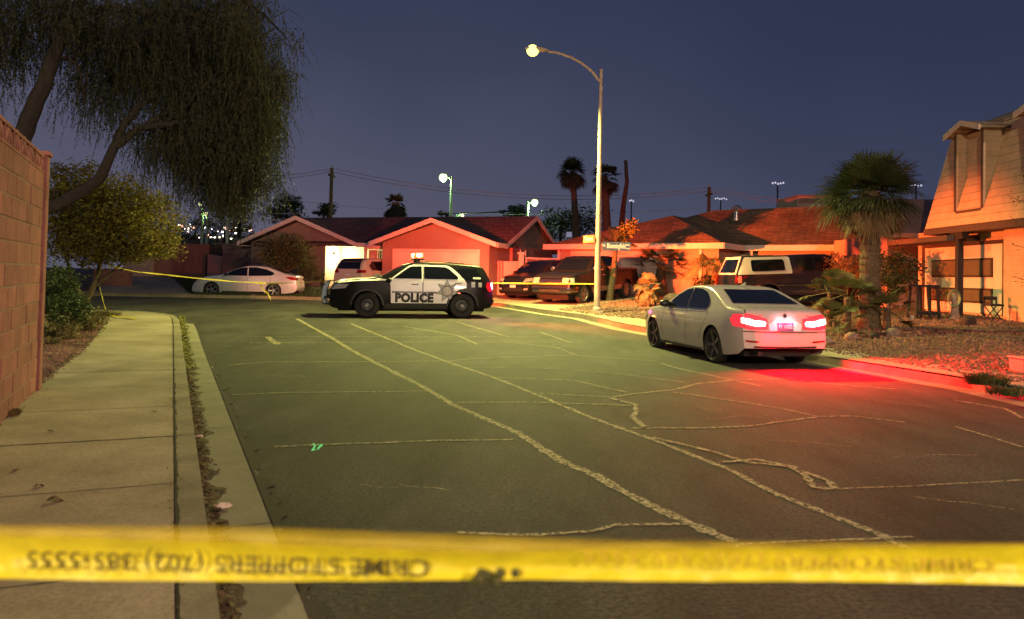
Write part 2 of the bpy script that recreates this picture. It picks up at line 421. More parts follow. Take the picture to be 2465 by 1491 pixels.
for k, (x0, y0, x1, y1) in enumerate(((620, 905, 760, 908), (1700, 1010, 1850, 1000), (1850, 1060, 2050, 1075), (2150, 1100, 2350, 1095), (1500, 890, 1600, 905), (2080, 960, 2260, 985), (2000, 900, 2200, 925), (2200, 1200, 2440, 1225), (1620, 975, 1740, 990), (760, 800, 900, 803), (860, 1168, 960, 1176), (960, 1168, 1080, 1180))):
    seal([(x0+(x1-x0)*t/6, y0+(y1-y0)*t/6+rk.uniform(-2.5, 2.5)) for t in range(7)], .010, .0035)
struct(mb, 'crack_sealant_lines', M_seal)
# green utility paint mark, brightened by a faint glow in its colour
mb = MB()
for pts in ([(750, 1088), (756, 1074), (775, 1072), (768, 1084), (750, 1088)], [(756, 1074), (752, 1070)]): seal(pts, .018, .008)
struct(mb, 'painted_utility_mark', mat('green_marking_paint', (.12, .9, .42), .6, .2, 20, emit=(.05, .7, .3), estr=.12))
# driveways
def fkpt(px):
    """point of the far kerb line seen at picture column px"""
    for i in range(len(FK)-1):
        def col(v): return PCX+(CM.inverted() @ Vector((v.x, v.y, zt(v.y)))).x/-(CM.inverted() @ Vector((v.x, v.y, zt(v.y)))).z*F
        a, b = col(FK[i]), col(FK[i+1])
        if min(a, b) <= px <= max(a, b): return FK[i].lerp(FK[i+1], (px-a)/(b-a))
    return FK[0]
def patch(name, nearpx, far, m, lift=.012, step=.8):
    ln = [fkpt(nearpx[0]+(nearpx[1]-nearpx[0])*k/4) for k in range(5)]
    pl = ln+[Vector(q) for q in far]
    sheet(name, pl, lambda x, y: zyard(x, y)+lift, m, step); return pl
FX = lambda px, D: P(px, 660, D).to_2d()
patch('driveway', (238, 458), [FX(405, 46), FX(235, 46)], M_conc)
lawnA = patch('lawn', (461, 606), [FX(610, 41), FX(420, 46)], M_grass, .016)
patch('driveway', (832, 1085), [(-1.3, 36.2), (-5.9, 37.7)], M_conc)
patch('driveway', (1092, 1316), [(7.0, 36.0), (2.2, 39.6), (.8, 37.5)], M_conc)
lawnB = patch('lawn', (612, 828), [(-6.0, 38.2), FX(625, 41)], M_grass, .016)
# clay-coloured mound of landscape gravel is covered by scattered stones (stuff)
def stones(name, n, poly, fn, size, m, seed=1):
    rnd = random.Random(seed); poly = [Vector(p[:2]) for p in poly]; xs = [p.x for p in poly]; ys = [p.y for p in poly]; mb = MB(); k = 0
    while k < n:
        x = rnd.uniform(min(xs), max(xs)); y = rnd.uniform(min(ys), max(ys))
        if not inpoly((x, y), poly): continue
        k += 1; r = size*rnd.uniform(.4, 1.3); z = fn(x, y); a = rnd.uniform(0, 6)
        vs = [Vector((r*cos(a+t*2.09+rnd.uniform(-.3, .3)), r*sin(a+t*2.09), -r*.2)) for t in range(3)]+[Vector((r*.5*cos(a+.8+t*2.09), r*.5*sin(a+.8+t*2.09), r*rnd.uniform(.35, .8))) for t in range(3)]
        mb.add([(v.x+x, v.y+y, v.z+z) for v in vs], [(3, 4, 5), (0, 1, 3), (1, 4, 3), (1, 2, 4), (2, 5, 4), (2, 0, 5), (0, 3, 5)])
    return mb.build(name, m, kind='stuff')
yr = [G(px, py, fn=zyard) for px, py in ((1975, 845), (2465, 925), (2700, 960), (2700, 800), (2465, 752), (2250, 752), (2150, 765), (2000, 800))]
stones('gravel', 9000, yr, zyard, .045, mat('gravel_stone', (.17, .09, .065), .95, .6, 3), 3)
yr2 = [G(px, py, fn=zyard) for px, py in ((1330, 746), (1480, 765), (1560, 768), (1620, 735), (1500, 722), (1430, 724))]
stones('gravel', 2500, yr2, zyard, .05, MATS['gravel_stone'], 4)
vd = [G(px, py, .12) for px, py in ((100, 930), (210, 840), (255, 775), (110, 800))]
stones('gravel', 1500, vd, lambda x, y: zt(y)+.125, .03, MATS['gravel_stone'], 5)

# leaf litter: in the gutter, along the wall foot, on the pavement
def litter(name, n, place, size, m, seed):
    rnd = random.Random(seed); mb = MB()
    for i in range(n):
        x, y, z = place(rnd); r = size*rnd.uniform(.5, 1.4); a = rnd.uniform(0, 6.3)
        d = Vector((cos(a), sin(a), rnd.uniform(-.2, .5)))*r; e = Vector((-sin(a), cos(a), rnd.uniform(-.3, .5)))*r*.45; p = Vector((x, y, z+.008+r*.2))
        mb.add([p-d, p+e-d*.1, p+d, p-e+d*.1], [(0, 1, 2), (0, 2, 3)])
    return mb.build(name, m, kind='stuff')
def pl_g(r):
    t = r.random()**1.1*27; p = near+kd*t+kn*(-.01-abs(r.gauss(0, .05))); return p.x, p.y, zt(p.y)+.008
def pl_j(r):
    t = r.random()*27; p = near+kd*t+kn*(.15+r.gauss(0, .02)+abs(r.gauss(0, .02))); return p.x, p.y, zt(p.y)+.13
def pl_w(r):
    t = r.random()*24; p = near+kd*t+kn*(SW+.0-abs(r.gauss(0, .05))); return p.x, p.y, zt(p.y)+.13
M_dead = mat('dead_leaf', (.10, .065, .03), .9, .5, 12)
M_green = mat('gutter_weed', (.16, .15, .03), .9, .5, 12)
litter('leaf_litter', 3000, pl_g, .026, M_dead, 1)
litter('leaf_litter', 700, pl_j, .012, M_dead, 2)
litter('leaf_litter', 1300, pl_w, .022, M_dead, 3)
def pl_gg(r):
    t = 17+r.random()*12; p = near+kd*t+kn*(-.02-abs(r.gauss(0, .06))); return p.x, p.y, zt(p.y)+.01
litter('gutter_weeds', 1600, pl_gg, .035, M_green, 4)
# single dry leaves one can point at
def dryleaf(px, py, size, label, a):
    p = G(px, py, .131); mb = MB(); n = 9
    vs = []
    for i in range(n):
        t = i/(n-1); w = sin(pi*t)*.42
        for sd in (-1, 0, 1): vs.append((size*(t-.5), sd*w*size, size*(.12*abs(sd)+.15*sin(t*5))+.004))
    fs = [(i*3+j, i*3+j+1, i*3+4+j, i*3+3+j) for i in range(n-1) for j in (0, 1)]
    mb.add(vs, fs); o = mb.build('dry_leaf', M_dead); o.location = p; o.rotation_euler = (0, 0, a); tag(o, label, 'leaf', 'dry leaves on the pavement')
dryleaf(134, 1207, .085, 'largest dry brown leaf, lying on the pavement above the tape at left', .4)
dryleaf(96, 1172, .06, 'curled brown leaf on pavement just up and left of the largest leaf', 1.2)
dryleaf(38, 1134, .05, 'small dark leaf on pavement nearest the left picture edge', 2.0)
dryleaf(122, 1040, .045, 'small dark leaf lying just in front of the wide pavement joint', .2)
dryleaf(371, 992, .04, 'small dark leaf on the pavement close to the kerb joint', .9)
# crumpled paper in the gutter
def paper(px, py, s, label, seed):
    p = G(px, py, .02); mb = MB(); rnd = random.Random(seed); mb.ball((0, 0, 0), 1, 10)
    mb.v = [(x*s*(1+rnd.uniform(-.35, .35)), y*s*.7*(1+rnd.uniform(-.35, .35)), abs(z)*s*.45*(1+rnd.uniform(-.5, .5))) for x, y, z in mb.v]
    o = mb.build('crumpled_paper', mat('paper', (.62, .5, .42), .9, .2, 20)); o.location = p; tag(o, label, 'litter')
paper(536, 1221, .055, 'crumpled pale pinkish paper lying on the dirt of the left gutter', 3)
paper(480, 1052, .035, 'small pale crumpled scrap in the gutter beside the kerb, beyond the larger paper', 4)
# ================================================================== VEHICLES
M_tyre = mat('tyre_rubber', (.018, .018, .018), .8, .2, 20)
M_rim = mat('alloy_rim', (.55, .54, .52), .3, .1, 20, metal=.9)
M_rimdark = mat('dark_rim', (.05, .05, .055), .35, .1, 20, metal=.8)
M_glass = mat('car_glass', (.006, .007, .009), .04, 0, spec=.8, coat=.3)
M_black = mat('black_plastic', (.012, .012, .013), .45, .1, 20)
M_chrome = mat('chrome', (.7, .7, .7), .12, 0, metal=1)
M_under = mat('underbody', (.008, .008, .008), .9, .1, 10)
M_lamp = mat('clear_lamp', (.45, .45, .43), .12, .2, 30, coat=.6)
M_red = mat('red_lamp', (.35, .01, .01), .2, .15, 30, coat=.6)
def paint(name, col, rough=.17, metal=0): return mat(name, col, rough, .05, 3, coat=.35, metal=metal)

def interp(prof, x):
    if x <= prof[0][0]: return prof[0][1]
    for i in range(len(prof)-1):
        a, b = prof[i], prof[i+1]
        if x <= b[0]:
            t = (x-a[0])/max(1e-6, b[0]-a[0]); return a[1]+(b[1]-a[1])*t
    return prof[-1][1]
def smoothprof(prof, n=6):
    """Catmull-Rom through profile points, x kept monotone"""
    out = []
    for i in range(len(prof)-1):
        p0 = prof[max(i-1, 0)]; p1 = prof[i]; p2 = prof[i+1]; p3 = prof[min(i+2, len(prof)-1)]
        for k in range(n):
            t = k/n; q = []
            for c in (0, 1):
                q.append(.5*((2*p1[c])+(-p0[c]+p2[c])*t*.8+(2*p0[c]-5*p1[c]+4*p2[c]-p3[c])*t*t*.8+(-p0[c]+3*p1[c]-3*p2[c]+p3[c])*t**3*.8) if False else 0)
            # cardinal spline with tension .6
            m1 = [(p2[c]-p0[c])*.35 for c in (0, 1)]; m2 = [(p3[c]-p1[c])*.35 for c in (0, 1)]
            h = [2*t**3-3*t*t+1, t**3-2*t*t+t, -2*t**3+3*t*t, t**3-t*t]
            q = [h[0]*p1[c]+h[1]*m1[c]+h[2]*p2[c]+h[3]*m2[c] for c in (0, 1)]
            out.append(tuple(q))
    out.append(prof[-1]); r = [out[0]]
    for p in out[1:]: r.append((max(p[0], r[-1][0]+.002), p[1]))
    return r

class Car:
    def __init__(s, root, L, w, top, bot, belt, roofz, roofw, wheels, wr, body_mat, endtaper=(.14, .16), fillet=.09, arch=.06, sharp=False):
        s.root = root; s.L = L; s.w = w/2; s.belt = belt; s.roofz = roofz; s.roofw = roofw; s.wheels = wheels; s.wr = wr
        top = smoothprof(top) if not sharp else top; s.top = top
        xs = set()
        n = int(L/.06)
        for i in range(n+1): xs.add(round(L*i/n, 3))
        for p in top:
            if 0 <= p[0] <= L: xs.add(round(p[0], 3))
        for wx in wheels:
            for k in range(-12, 13): xs.add(round(wx+(wr+arch)*sin(k/12*pi/2), 3))
        xs = sorted(x for x in xs if 0 <= x <= L); q = [xs[0]]
        for x in xs[1:]:
            if x-q[-1] > .008: q.append(x)
        xs = q; NS = 12; NT = 7; mb = MB(); m = 2*(NS+NT)-1 ; et = endtaper; R = wr+arch
        def W(x, z):
            wv = s.w
            if x < .7: wv *= 1-et[0]*((.7-x)/.7)**2.2
            if L-x < .9: wv *= 1-et[1]*((.9-(L-x))/.9)**2.2
            if z < s.belt: wv *= 1-.07*((z-.62)/.45)**2 if z < .62 else 1-.05*((z-.62)/(s.belt-.62))**2
            else: wv *= .95-(.95-s.roofw)*((z-s.belt)/(s.roofz-s.belt))**1.15
            return wv
        s.W = W
        for x in xs:
            zt_ = interp(top, x); zb = interp(bot, x)
            for wx in wheels:
                if abs(x-wx) < R: zb = max(zb, wr+sqrt(max(0, R*R-(x-wx)**2)))
            zt_ = max(zt_, zb+.03); f = min(fillet, (zt_-zb)*.45); row = []
            for k in range(NS):
                z = zb+(zt_-f-zb)*(k/(NS-1)); row.append((W(x, z), z))
            w1 = W(x, zt_-f); fy = min(f*1.3, w1*.4)
            for k in range(1, NT+1):
                if k <= 4:
                    a = pi/2*k/4; row.append((w1-fy+fy*cos(a), zt_-f+f*sin(a)*.88))
                else:
                    t = (k-4)/3; yy = (w1-fy)*(1-t); row.append((yy, zt_-.12*f+.12*f*(1-(yy/(w1-fy))**2) if w1 > fy else zt_))
            full = [(y, z) for y, z in row]+[(-y, z) for y, z in reversed(row[:-1])]
            for y, z in full: mb.v.append((x, y, z))
        m = 2*(NS+NT)-1
        for i in range(len(xs)-1):
            for k in range(m-1):
                mb.f.append((i*m+k, (i+1)*m+k, (i+1)*m+k+1, i*m+k+1))
        mb.f.append(tuple(range(m))); mb.f.append(tuple((len(xs)-1)*m+k for k in range(m-1, -1, -1)))
        s.mb = mb; s.bvh = BVHTree.FromPolygons([Vector(v) for v in mb.v], mb.f)
        s.body = mb.build('body', body_mat, root, smooth=True)
        # underbody between the wheels
        u = MB(); u.box((.25, -s.w*.70, .2), (L-.25, s.w*.70, min(.62, wr*1.6))); u.build('underbody', M_under, root)
    def proj(s, a, b, side, off):
        """side L/R: a=x,b=z; F/B: a=y,b=z; T: a=x,b=y"""
        if side == 'L': o, d = Vector((a, 5, b)), Vector((0, -1, 0))
        elif side == 'R': o, d = Vector((a, -5, b)), Vector((0, 1, 0))
        elif side == 'F': o, d = Vector((s.L+5, a, b)), Vector((-1, 0, 0))
        elif side == 'B': o, d = Vector((-5, a, b)), Vector((1, 0, 0))
        else: o, d = Vector((a, b, 5)), Vector((0, 0, -1))
        h = s.bvh.ray_cast(o, d)
        if h[0] is None or (side in 'LR' and abs(h[0].y) < s.w*.3): h = s.bvh.find_nearest(o+d*(5-s.w) if side in 'LR' else o+d*5)
        n = h[1]
        if n.dot(d) > 0: n = -n
        return h[0]+n*off*.6-d*off*.6
    def decal(s, name, poly, side, m, off=.006, step=.06, parent=None, label=None, mirror=False, smooth=True):
        """poly conforms to the bodywork; mirror adds the other side's copy as its own part"""
        for sd in ((side, {'L': 'R', 'R': 'L'}.get(side, side)) if mirror else (side,)):
            for sg in ((1, -1) if (mirror and side in 'FBT') else (1,)):
                pl = [(p[0]*sg, p[1]) for p in poly] if side in 'FB' else ([(p[0], p[1]*sg) for p in poly] if side == 'T' else poly)
                if sum(pl[i][0]*pl[(i+1) % len(pl)][1]-pl[(i+1) % len(pl)][0]*pl[i][1] for i in range(len(pl))) < 0: pl = list(reversed(pl))
                vs, fs = fillpoly(pl, step); mb = MB(); fl = sd in 'LB'
                mb.add([s.proj(v.x, v.y, sd, off+.006) for v in vs], [tuple(reversed(f)) if fl else f for f in fs])
                nb = len(vs)
                o = mb.build(name, m, parent or s.root, smooth=smooth, label=label)
        return o
    def lineseg(s, pts, side, w): # thin polygon following a polyline
        pts = [Vector(p) for p in pts]; A = []; B = []
        for i, p in enumerate(pts):
            d = (pts[min(i+1, len(pts)-1)]-pts[max(i-1, 0)]).normalized(); n = Vector((-d.y, d.x))*w/2; A.append(p+n); B.append(p-n)
        return [tuple(v) for v in A+B[::-1]]
    def wheel(s, x, side, rim='spoke', width=.22, steer=0, rimmat=None, nsp=10, rr=.72):
        r = s.wr; y = (s.w-.02-width/2)*side; M = Matrix.Translation((x, y, r)) @ Matrix.Rotation(steer, 4, 'Z') @ Matrix.Rotation(-side*pi/2, 4, 'X')
        # local z = outwards
        e = bpy.data.objects.new('wheel', None); COL.objects.link(e); e.parent = s.root; e.matrix_local = M; e.empty_display_size = .1
        h = width/2; t = MB(); t.lathe([(r*rr, -h), (r*.90, -h*.98), (r*.985, -h*.75), (r, -h*.45), (r, h*.45), (r*.985, h*.75), (r*.90, h*.98), (r*rr+.012, h), (r*rr, h*.9), (r*rr, -h)], 36, cap=False)
        t.build('tyre', M_tyre, e, smooth=True)
        k = MB(); R = r*rr+.003
        if rim == 'spoke':
            k.lathe([(R, -h*.7), (R, h*.92), (R-.018, h*.92), (R-.03, h*.3), (R-.035, -h*.6)], 36, cap=False)
            for i in range(nsp):
                a = 2*pi*i/nsp
                for da in ((-.09, .09) if nsp <= 7 else (0,)):
                    Mx = Matrix.Rotation(a+da, 4, 'Z'); w = .014
                    k.add([Mx @ Vector(v) for v in ((.03, -w*1.2, h*.62), (R-.01, -w, h*.85), (R-.01, w, h*.85), (.03, w*1.2, h*.62), (.03, -w*1.2, h*.3), (R-.01, -w, h*.5), (R-.01, w, h*.5), (.03, w*1.2, h*.3))],
                          [(0, 1, 2, 3), (0, 4, 5, 1), (3, 2, 6, 7), (1, 5, 6, 2)])
            k.lathe([(.055, h*.2), (.055, h*.66), (.03, h*.72)], 16)
        else:
            k.lathe([(R, -h*.5), (R, h*.85), (R*.93, h*.8), (R*.86, h*.35), (R*.62, h*.55), (R*.5, h*.5)], 30)
        k.build('rim', rimmat or M_rim, e, smooth=True)
        d = MB(); d.lathe([(R*.98, -h*.5), (R*.98, -h*.2)], 24); d.build('brake_disc', M_under, e)
        if rim == 'steel':
            c = MB(); c.lathe([(.075, h*.5), (.075, h*.72), (.06, h*.82)], 18); c.build('hub_cap', M_chrome, e, smooth=True)
        return e
    def four(s, **k):
        for x in s.wheels:
            for sd in (1, -1): s.wheel(x, sd, **k)
    def mirror_(s, x, z, m, size=(.12, .2, .13)):
        for sd in (1, -1):
            y = s.W(x, z)
            mb = MB(); mb.ball((0, 0, 0), .5, 12, size); 
            o = mb.build('mirror', m, s.root, smooth=True); o.location = (x, sd*(y+size[1]*.45), z)
    def arches(s, m, w=.055, out=.012):
        for wx in s.wheels:
            R = s.wr+.065; a = [(wx+(R-.012)*cos(pi*k/20-.02), s.wr+(R-.012)*sin(pi*k/20)) for k in range(21)]; b = [(wx+(R+w)*cos(pi*k/20), s.wr+(R+w)*sin(pi*k/20)) for k in range(20, -1, -1)]
            s.decal('wheel_arch_trim', a+b, 'L', m, out, .05, mirror=True)
    def plate(s, side, z, bgc, fg, txt, yc=0, small=None):
        m = mat('plate_'+txt.replace(' ', '_'), bgc, .5, .03, 5)
        p = s.proj(yc, z, side, .018); d = -1 if side == 'B' else 1
        e = MB(); e.cbox((0, 0, 0), (.012, .31, .155)); o = e.build('licence_plate', m, s.root, bevel=.004); o.location = p
        vs, fs = text_geo(txt, .085, .002, .85); t = MB(); t.add([(d*.0085, v.x*d, v.y+.0) for v in vs], fs)
        q = t.build('plate_number', mat('plate_ink', fg, .6, 0), o)

# ------------------------------------------------------------------ police utility vehicle
def at_ground(x, y, fn=None): return Vector((x, y, fn(x, y) if fn else zt(y)))
def heading(root, p, ang, dz=0):
    root.location = (p[0], p[1], dz); root.rotation_euler = (0, 0, ang)

pv = thing('police_car', 'black and white patrol vehicle across the road with lit light bar and push bumper', 'police car')
fw = Vector((-4.27, 23.75)); rw = Vector((-1.50, 24.42)); hd = (fw-rw).normalized()
ang = atan2(hd.y, hd.x)
Lp = 4.95; wx0, wx1 = .98, 3.86
M_pb = mat('police_black', (.008, .008, .009), .34, 0, spec=.18); M_pw = paint('police_white', (.88, .86, .86), .3)
top = [(0, .55), (.02, .80), (.05, 1.02), (.10, 1.22), (.26, 1.54), (.36, 1.66), (.60, 1.70), (1.3, 1.745), (2.0, 1.755), (2.5, 1.72), (2.85, 1.60), (3.45, 1.28), (3.70, 1.22), (4.2, 1.19), (4.62, 1.13), (4.82, 1.04), (4.92, .84), (Lp, .50)]
bot = [(0, .45), (.12, .32), (.5, .27), (4.6, .25), (4.85, .30), (Lp, .36)]
pc = Car(pv, Lp, 1.98, top, bot, 1.18, 1.755, .74, (wx0, wx1), .385, M_pb)
# near side is the vehicle's left side. x measured from the rear
pc.decal('front_door', [(3.16, .46), (3.18, 1.0), (3.22, 1.20), (3.14, 1.24), (2.62, 1.635), (2.50, 1.665), (2.20, 1.67), (2.20, .46)], 'L', M_pw, .004, .06, mirror=True)
pc.decal('rear_door', [(2.19, .46), (2.19, 1.67), (1.46, 1.655), (1.34, 1.61), (.98, 1.30), (.86, 1.10), (.88, .95), (1.10, .90), (1.32, .76), (1.42, .60), (1.48, .46)], 'L', M_pw, .004, .06, mirror=True)
pc.decal('side_window', [(3.10, 1.22), (2.62, 1.58), (2.50, 1.61), (2.24, 1.615), (2.24, 1.22)], 'L', M_glass, .009, .06, mirror=True)
pc.decal('side_window', [(2.17, 1.22), (2.17, 1.615), (1.52, 1.60), (1.40, 1.55), (1.12, 1.29), (1.14, 1.22)], 'L', M_glass, .009, .06, mirror=True)
pc.decal('quarter_window', [(.98, 1.26), (1.16, 1.48), (1.12, 1.57), (.56, 1.56), (.36, 1.30), (.40, 1.26)], 'L', M_glass, .006, .06, mirror=True)
pc.decal('windshield', [(-.72, 1.24), (-.56, 1.60), (.56, 1.62), (.72, 1.24)], 'F', M_glass, .006, .08)
pc.decal('rear_window', [(-.66, 1.16), (-.54, 1.54), (.54, 1.54), (.66, 1.16)], 'B', M_glass, .006, .08)
pc.decal('bonnet', [(3.60, -.80), (3.60, .80), (4.10, .90), (4.50, .86), (4.80, .60), (4.80, -.60), (4.50, -.86), (4.10, -.90)], 'T', M_pw, .006, .06)
pc.decal('bonnet_edge', [(3.35, 1.15), (3.30, 1.19), (3.62, 1.23), (4.2, 1.19), (4.66, 1.12), (4.74, 1.05), (4.2, 1.12)], 'L', M_pw, .004, .04, mirror=True)
pc.decal('roof_panel', [(.5, -.60), (.5, .60), (1.0, .66), (2.55, .66), (2.75, .56), (2.75, -.56), (2.55, -.66), (1.0, -.66)], 'T', M_pw, .006, .1)
pc.decal('headlight', [(4.90, .86), (4.50, .90), (4.40, 1.02), (4.70, 1.03), (4.86, .99)], 'L', M_lamp, .008, .05, mirror=True)
pc.decal('grille', [(-.55, .62), (-.60, .88), (.60, .88), (.55, .62)], 'F', M_black, .01, .06)
pc.decal('door_handle', [(2.34, 1.03), (2.34, 1.06), (2.56, 1.06), (2.56, 1.03)], 'L', M_black, .02, .05, mirror=True)
pc.decal('door_handle', [(1.02, 1.08), (1.02, 1.11), (1.24, 1.11), (1.24, 1.08)], 'L', M_black, .02, .05, mirror=True)
pc.decal('door_gap', pc.lineseg([(2.215, .46), (2.215, .8), (2.215, 1.11)], 'L', .014), 'L', M_under, .008, .05, mirror=True)
pc.decal('taillight', [(.02, .86), (.05, 1.06), (.20, 1.16), (.26, 1.02), (.18, .86)], 'L', M_red, .008, .05, mirror=True)
pc.decal('lower_cladding', [(1.46, .29), (1.44, .44), (3.32, .44), (3.36, .29)], 'L', M_black, .010, .06, mirror=True)
pc.decal('bumper', [(-.85, .40), (-.85, .58), (.85, .58), (.85, .40)], 'B', M_black, .02, .08)
pc.arches(mat('arch_plastic', (.035, .035, .036), .55, .1, 20))
pc.four(rim='steel', width=.25, rimmat=M_black, rr=.62)
pc.mirror_(3.22, 1.17, M_black, (.14, .22, .16))
# lettering on the near side (x runs to the left in the picture, so letters are mirrored in x)
def side_text(car, name, txt, xc, zc, size, fat, sx, m, off, parent=None, side='L'):
    vs, fs = text_geo(txt, size, fat, sx); mb = MB(); sg = -1 if side == 'L' else 1
    mb.add([car.proj(xc+sg*v.x, zc+v.y, side, off+.006) for v in vs], fs); return mb.build(name, m, parent or car.root)
M_ink = mat('black_lettering', (.012, .012, .014), .5, 0)
side_text(pc, 'police_lettering', 'POLICE', 2.47, .615, .36, .024, .93, M_ink, .0125)
pc.decal('blue_stripe', [(3.14, .775), (3.14, .825), (1.78, .825), (1.78, .775)], 'L', mat('stripe_grey', (.10, .11, .12), .5, .2, 40), .011, .06)
side_text(pc, 'stripe_lettering', 'LAS VEGAS METROPOLITAN', 2.46, .80, .055, 0, 1.25, mat('stripe_text', (.5, .5, .48), .5, 0), .014)
# seven pointed badge
def star(cx, cz, R, r, n=7, rot=pi/2): return [(cx+(R if k % 2 == 0 else r)*cos(rot+pi*k/n), cz+(R if k % 2 == 0 else r)*sin(rot+pi*k/n)) for k in range(2*n)]
M_star = mat('badge_grey', (.16, .17, .17), .5, .35, 30); M_star2 = mat('badge_light', (.42, .42, .40), .5, .2, 40)
BX, BZ = 1.47, .85
st = pc.decal('badge', star(BX, BZ, .37, .20), 'L', M_star, .0130, .05)
pc.decal('badge_field', star(BX, BZ, .335, .175), 'L', M_star2, .0150, .05, parent=st)
circ = lambda cx, cz, r, n=24: [(cx+r*cos(2*pi*k/n), cz+r*sin(2*pi*k/n)) for k in range(n)]
pc.decal('badge_ring', circ(BX, BZ, .175), 'L', M_star, .0165, .05, parent=st)
pc.decal('badge_seal', circ(BX, BZ, .135), 'L', mat('badge_seal', (.5, .48, .42), .5, .4, 25), .0180, .05, parent=st)
for k in range(7):
    a = pi/2+2*pi*k/7; vs, fs = text_geo('*', .1, .004)
    q = MB(); q.add([pc.proj(BX+.25*cos(a)-v.x, BZ+.25*sin(a)+v.y, 'L', .0180) for v in vs], fs); q.build('badge_point', M_star, st)
M_dec = mat('white_decal', (.6, .6, .6), .5, .05, 10)
pc.decal('unit_number', [(.66, 1.24), (.66, 1.30), (.42, 1.30), (.42, 1.24)], 'L', M_dec, .012, .05)
pc.decal('unit_sticker', [(.72, .98), (.72, 1.15), (.60, 1.15), (.60, .98)], 'L', M_dec, .012, .05)
pc.decal('unit_sticker', [(.50, .99), (.50, 1.13), (.39, 1.13), (.39, .99)], 'L', M_dec, .012, .05)
# push bumper
pb = MB()
for y in (-.36, .36):
    pb.prism([(Lp-.02, .36), (Lp+.20, .40), (Lp+.24, .62), (Lp+.20, .92), (Lp+.08, 1.10), (Lp-.02, 1.12), (Lp+.06, .90), (Lp+.08, .5)], 1, y-.045, y+.045)
pb.cbox((Lp+.14, 0, .72), (.10, .7, .12)); pb.cbox((Lp+.14, 0, .50), (.10, .7, .14))
pbo = pb.build('push_bumper', M_black, pv, bevel=.01)
for y_ in (-1, 1):
    wr_ = MB(); wr_.tube([(Lp+.13, y_*.40, .62), (Lp+.10, y_*.62, .60), (Lp-.02, y_*.86, .60), (Lp-.25, y_*.99, .60)], .03, 8); wr_.build('wrap_bar', M_black, pbo, smooth=True)
pcv = MB(); pcv.prism([(Lp+.205, .42), (Lp+.255, .62), (Lp+.215, .92), (Lp+.10, 1.10), (Lp+.09, 1.08), (Lp+.20, .91), (Lp+.235, .62), (Lp+.19, .43)], 1, .325, .395)
pcv.prism([(Lp-.0, .42), (Lp+.19, .43), (Lp+.235, .62), (Lp+.20, .91), (Lp+.09, 1.08), (Lp+.02, 1.09), (Lp+.10, .8), (Lp+.08, .5)], 1, .406, .412)
pcv.build('bumper_pad', mat('pale_blue_pad', (.42, .55, .66), .5, .15, 12), pbo)
# spotlight
for yy in (.80, -.80):
    sp = MB(); sp.tube([(3.30, yy*.98, 1.14), (3.45, yy*.98, 1.24)], .02, 8); sp.lathe([(.03, -.08), (.085, -.03), (.09, .05), (.08, .06)], 16, Matrix.Translation((3.50, yy*.98, 1.26)) @ Matrix.Rotation(pi/2, 4, 'Y'))
    sp.build('spotlight', mat('spot_housing', (.12, .11, .10), .3, .1, 20, metal=.6), pv, smooth=True)
# light bar across the roof
lb = MB(); lb.cbox((2.30, 0, 1.85), (.34, 1.26, .05)); lb.cbox((2.30, .42, 1.79), (.1, .05, .08)); lb.cbox((2.30, -.42, 1.79), (.1, .05, .08))
lbo = lb.build('light_bar', M_black, pv, bevel=.01)
E_orange = emis('lit_orange_lens', (1, .15, .015), 2.6); E_on = emis('lit_amber_bulb', (1, .75, .4), 20); E_on2 = emis('lit_red_lens', (1, .10, .01), 5); M_lens = mat('dark_red_lens', (.25, .015, .008), .15, .1, 20, coat=.5)
for y, m_ in ((-.53, E_on), (-.32, E_on2), (-.11, M_lens), (.11, M_lens), (.32, E_on2), (.53, E_on)):
    q = MB(); q.cbox((2.30, y, 1.965 if m_ is E_on else 1.925), (.26, .19, .17 if m_ is E_on else .10)); lo_ = q.build('lens', E_orange if m_ is E_on else m_, lbo, bevel=.03)
    if m_ is E_on:
        q = MB(); q.ball((2.30, y+(.07 if y > 0 else -.07), 1.97), 1, 12, (.10, .055, .065)); q.build('bulb', E_on, lo_, smooth=True)
ant = MB(); ant.lathe([(.05, 0), (.045, .03), (.015, .05), (.008, .09)], 12, Matrix.Translation((1.25, 0, 1.735))); ant.build('roof_antenna', M_black, pv, smooth=True)
for y in (.56, -.56): rr_ = MB(); rr_.tube([(.9, y, 1.74), (1.6, y, 1.78), (2.1, y, 1.785)], .015, 6); rr_.build('roof_rail', M_black, pv)
E_tail = emis('lit_rear_flasher', (1, .35, .75), 30)
q = MB(); q.cbox((.05, .80, 1.02), (.05, .07, .20)); q.build('rear_flasher', E_tail, pv, bevel=.01)
off_ = rw-hd*wx0
off_ = off_ + Vector((-hd.y, hd.x))*-0.99*(1)  # near side wheels sit on the measured line
pv.location = (off_.x, off_.y, zt(off_.y)); pv.rotation_euler = (0, math.atan(.0035), ang); pv.scale = (1.035, 1.02, 1)
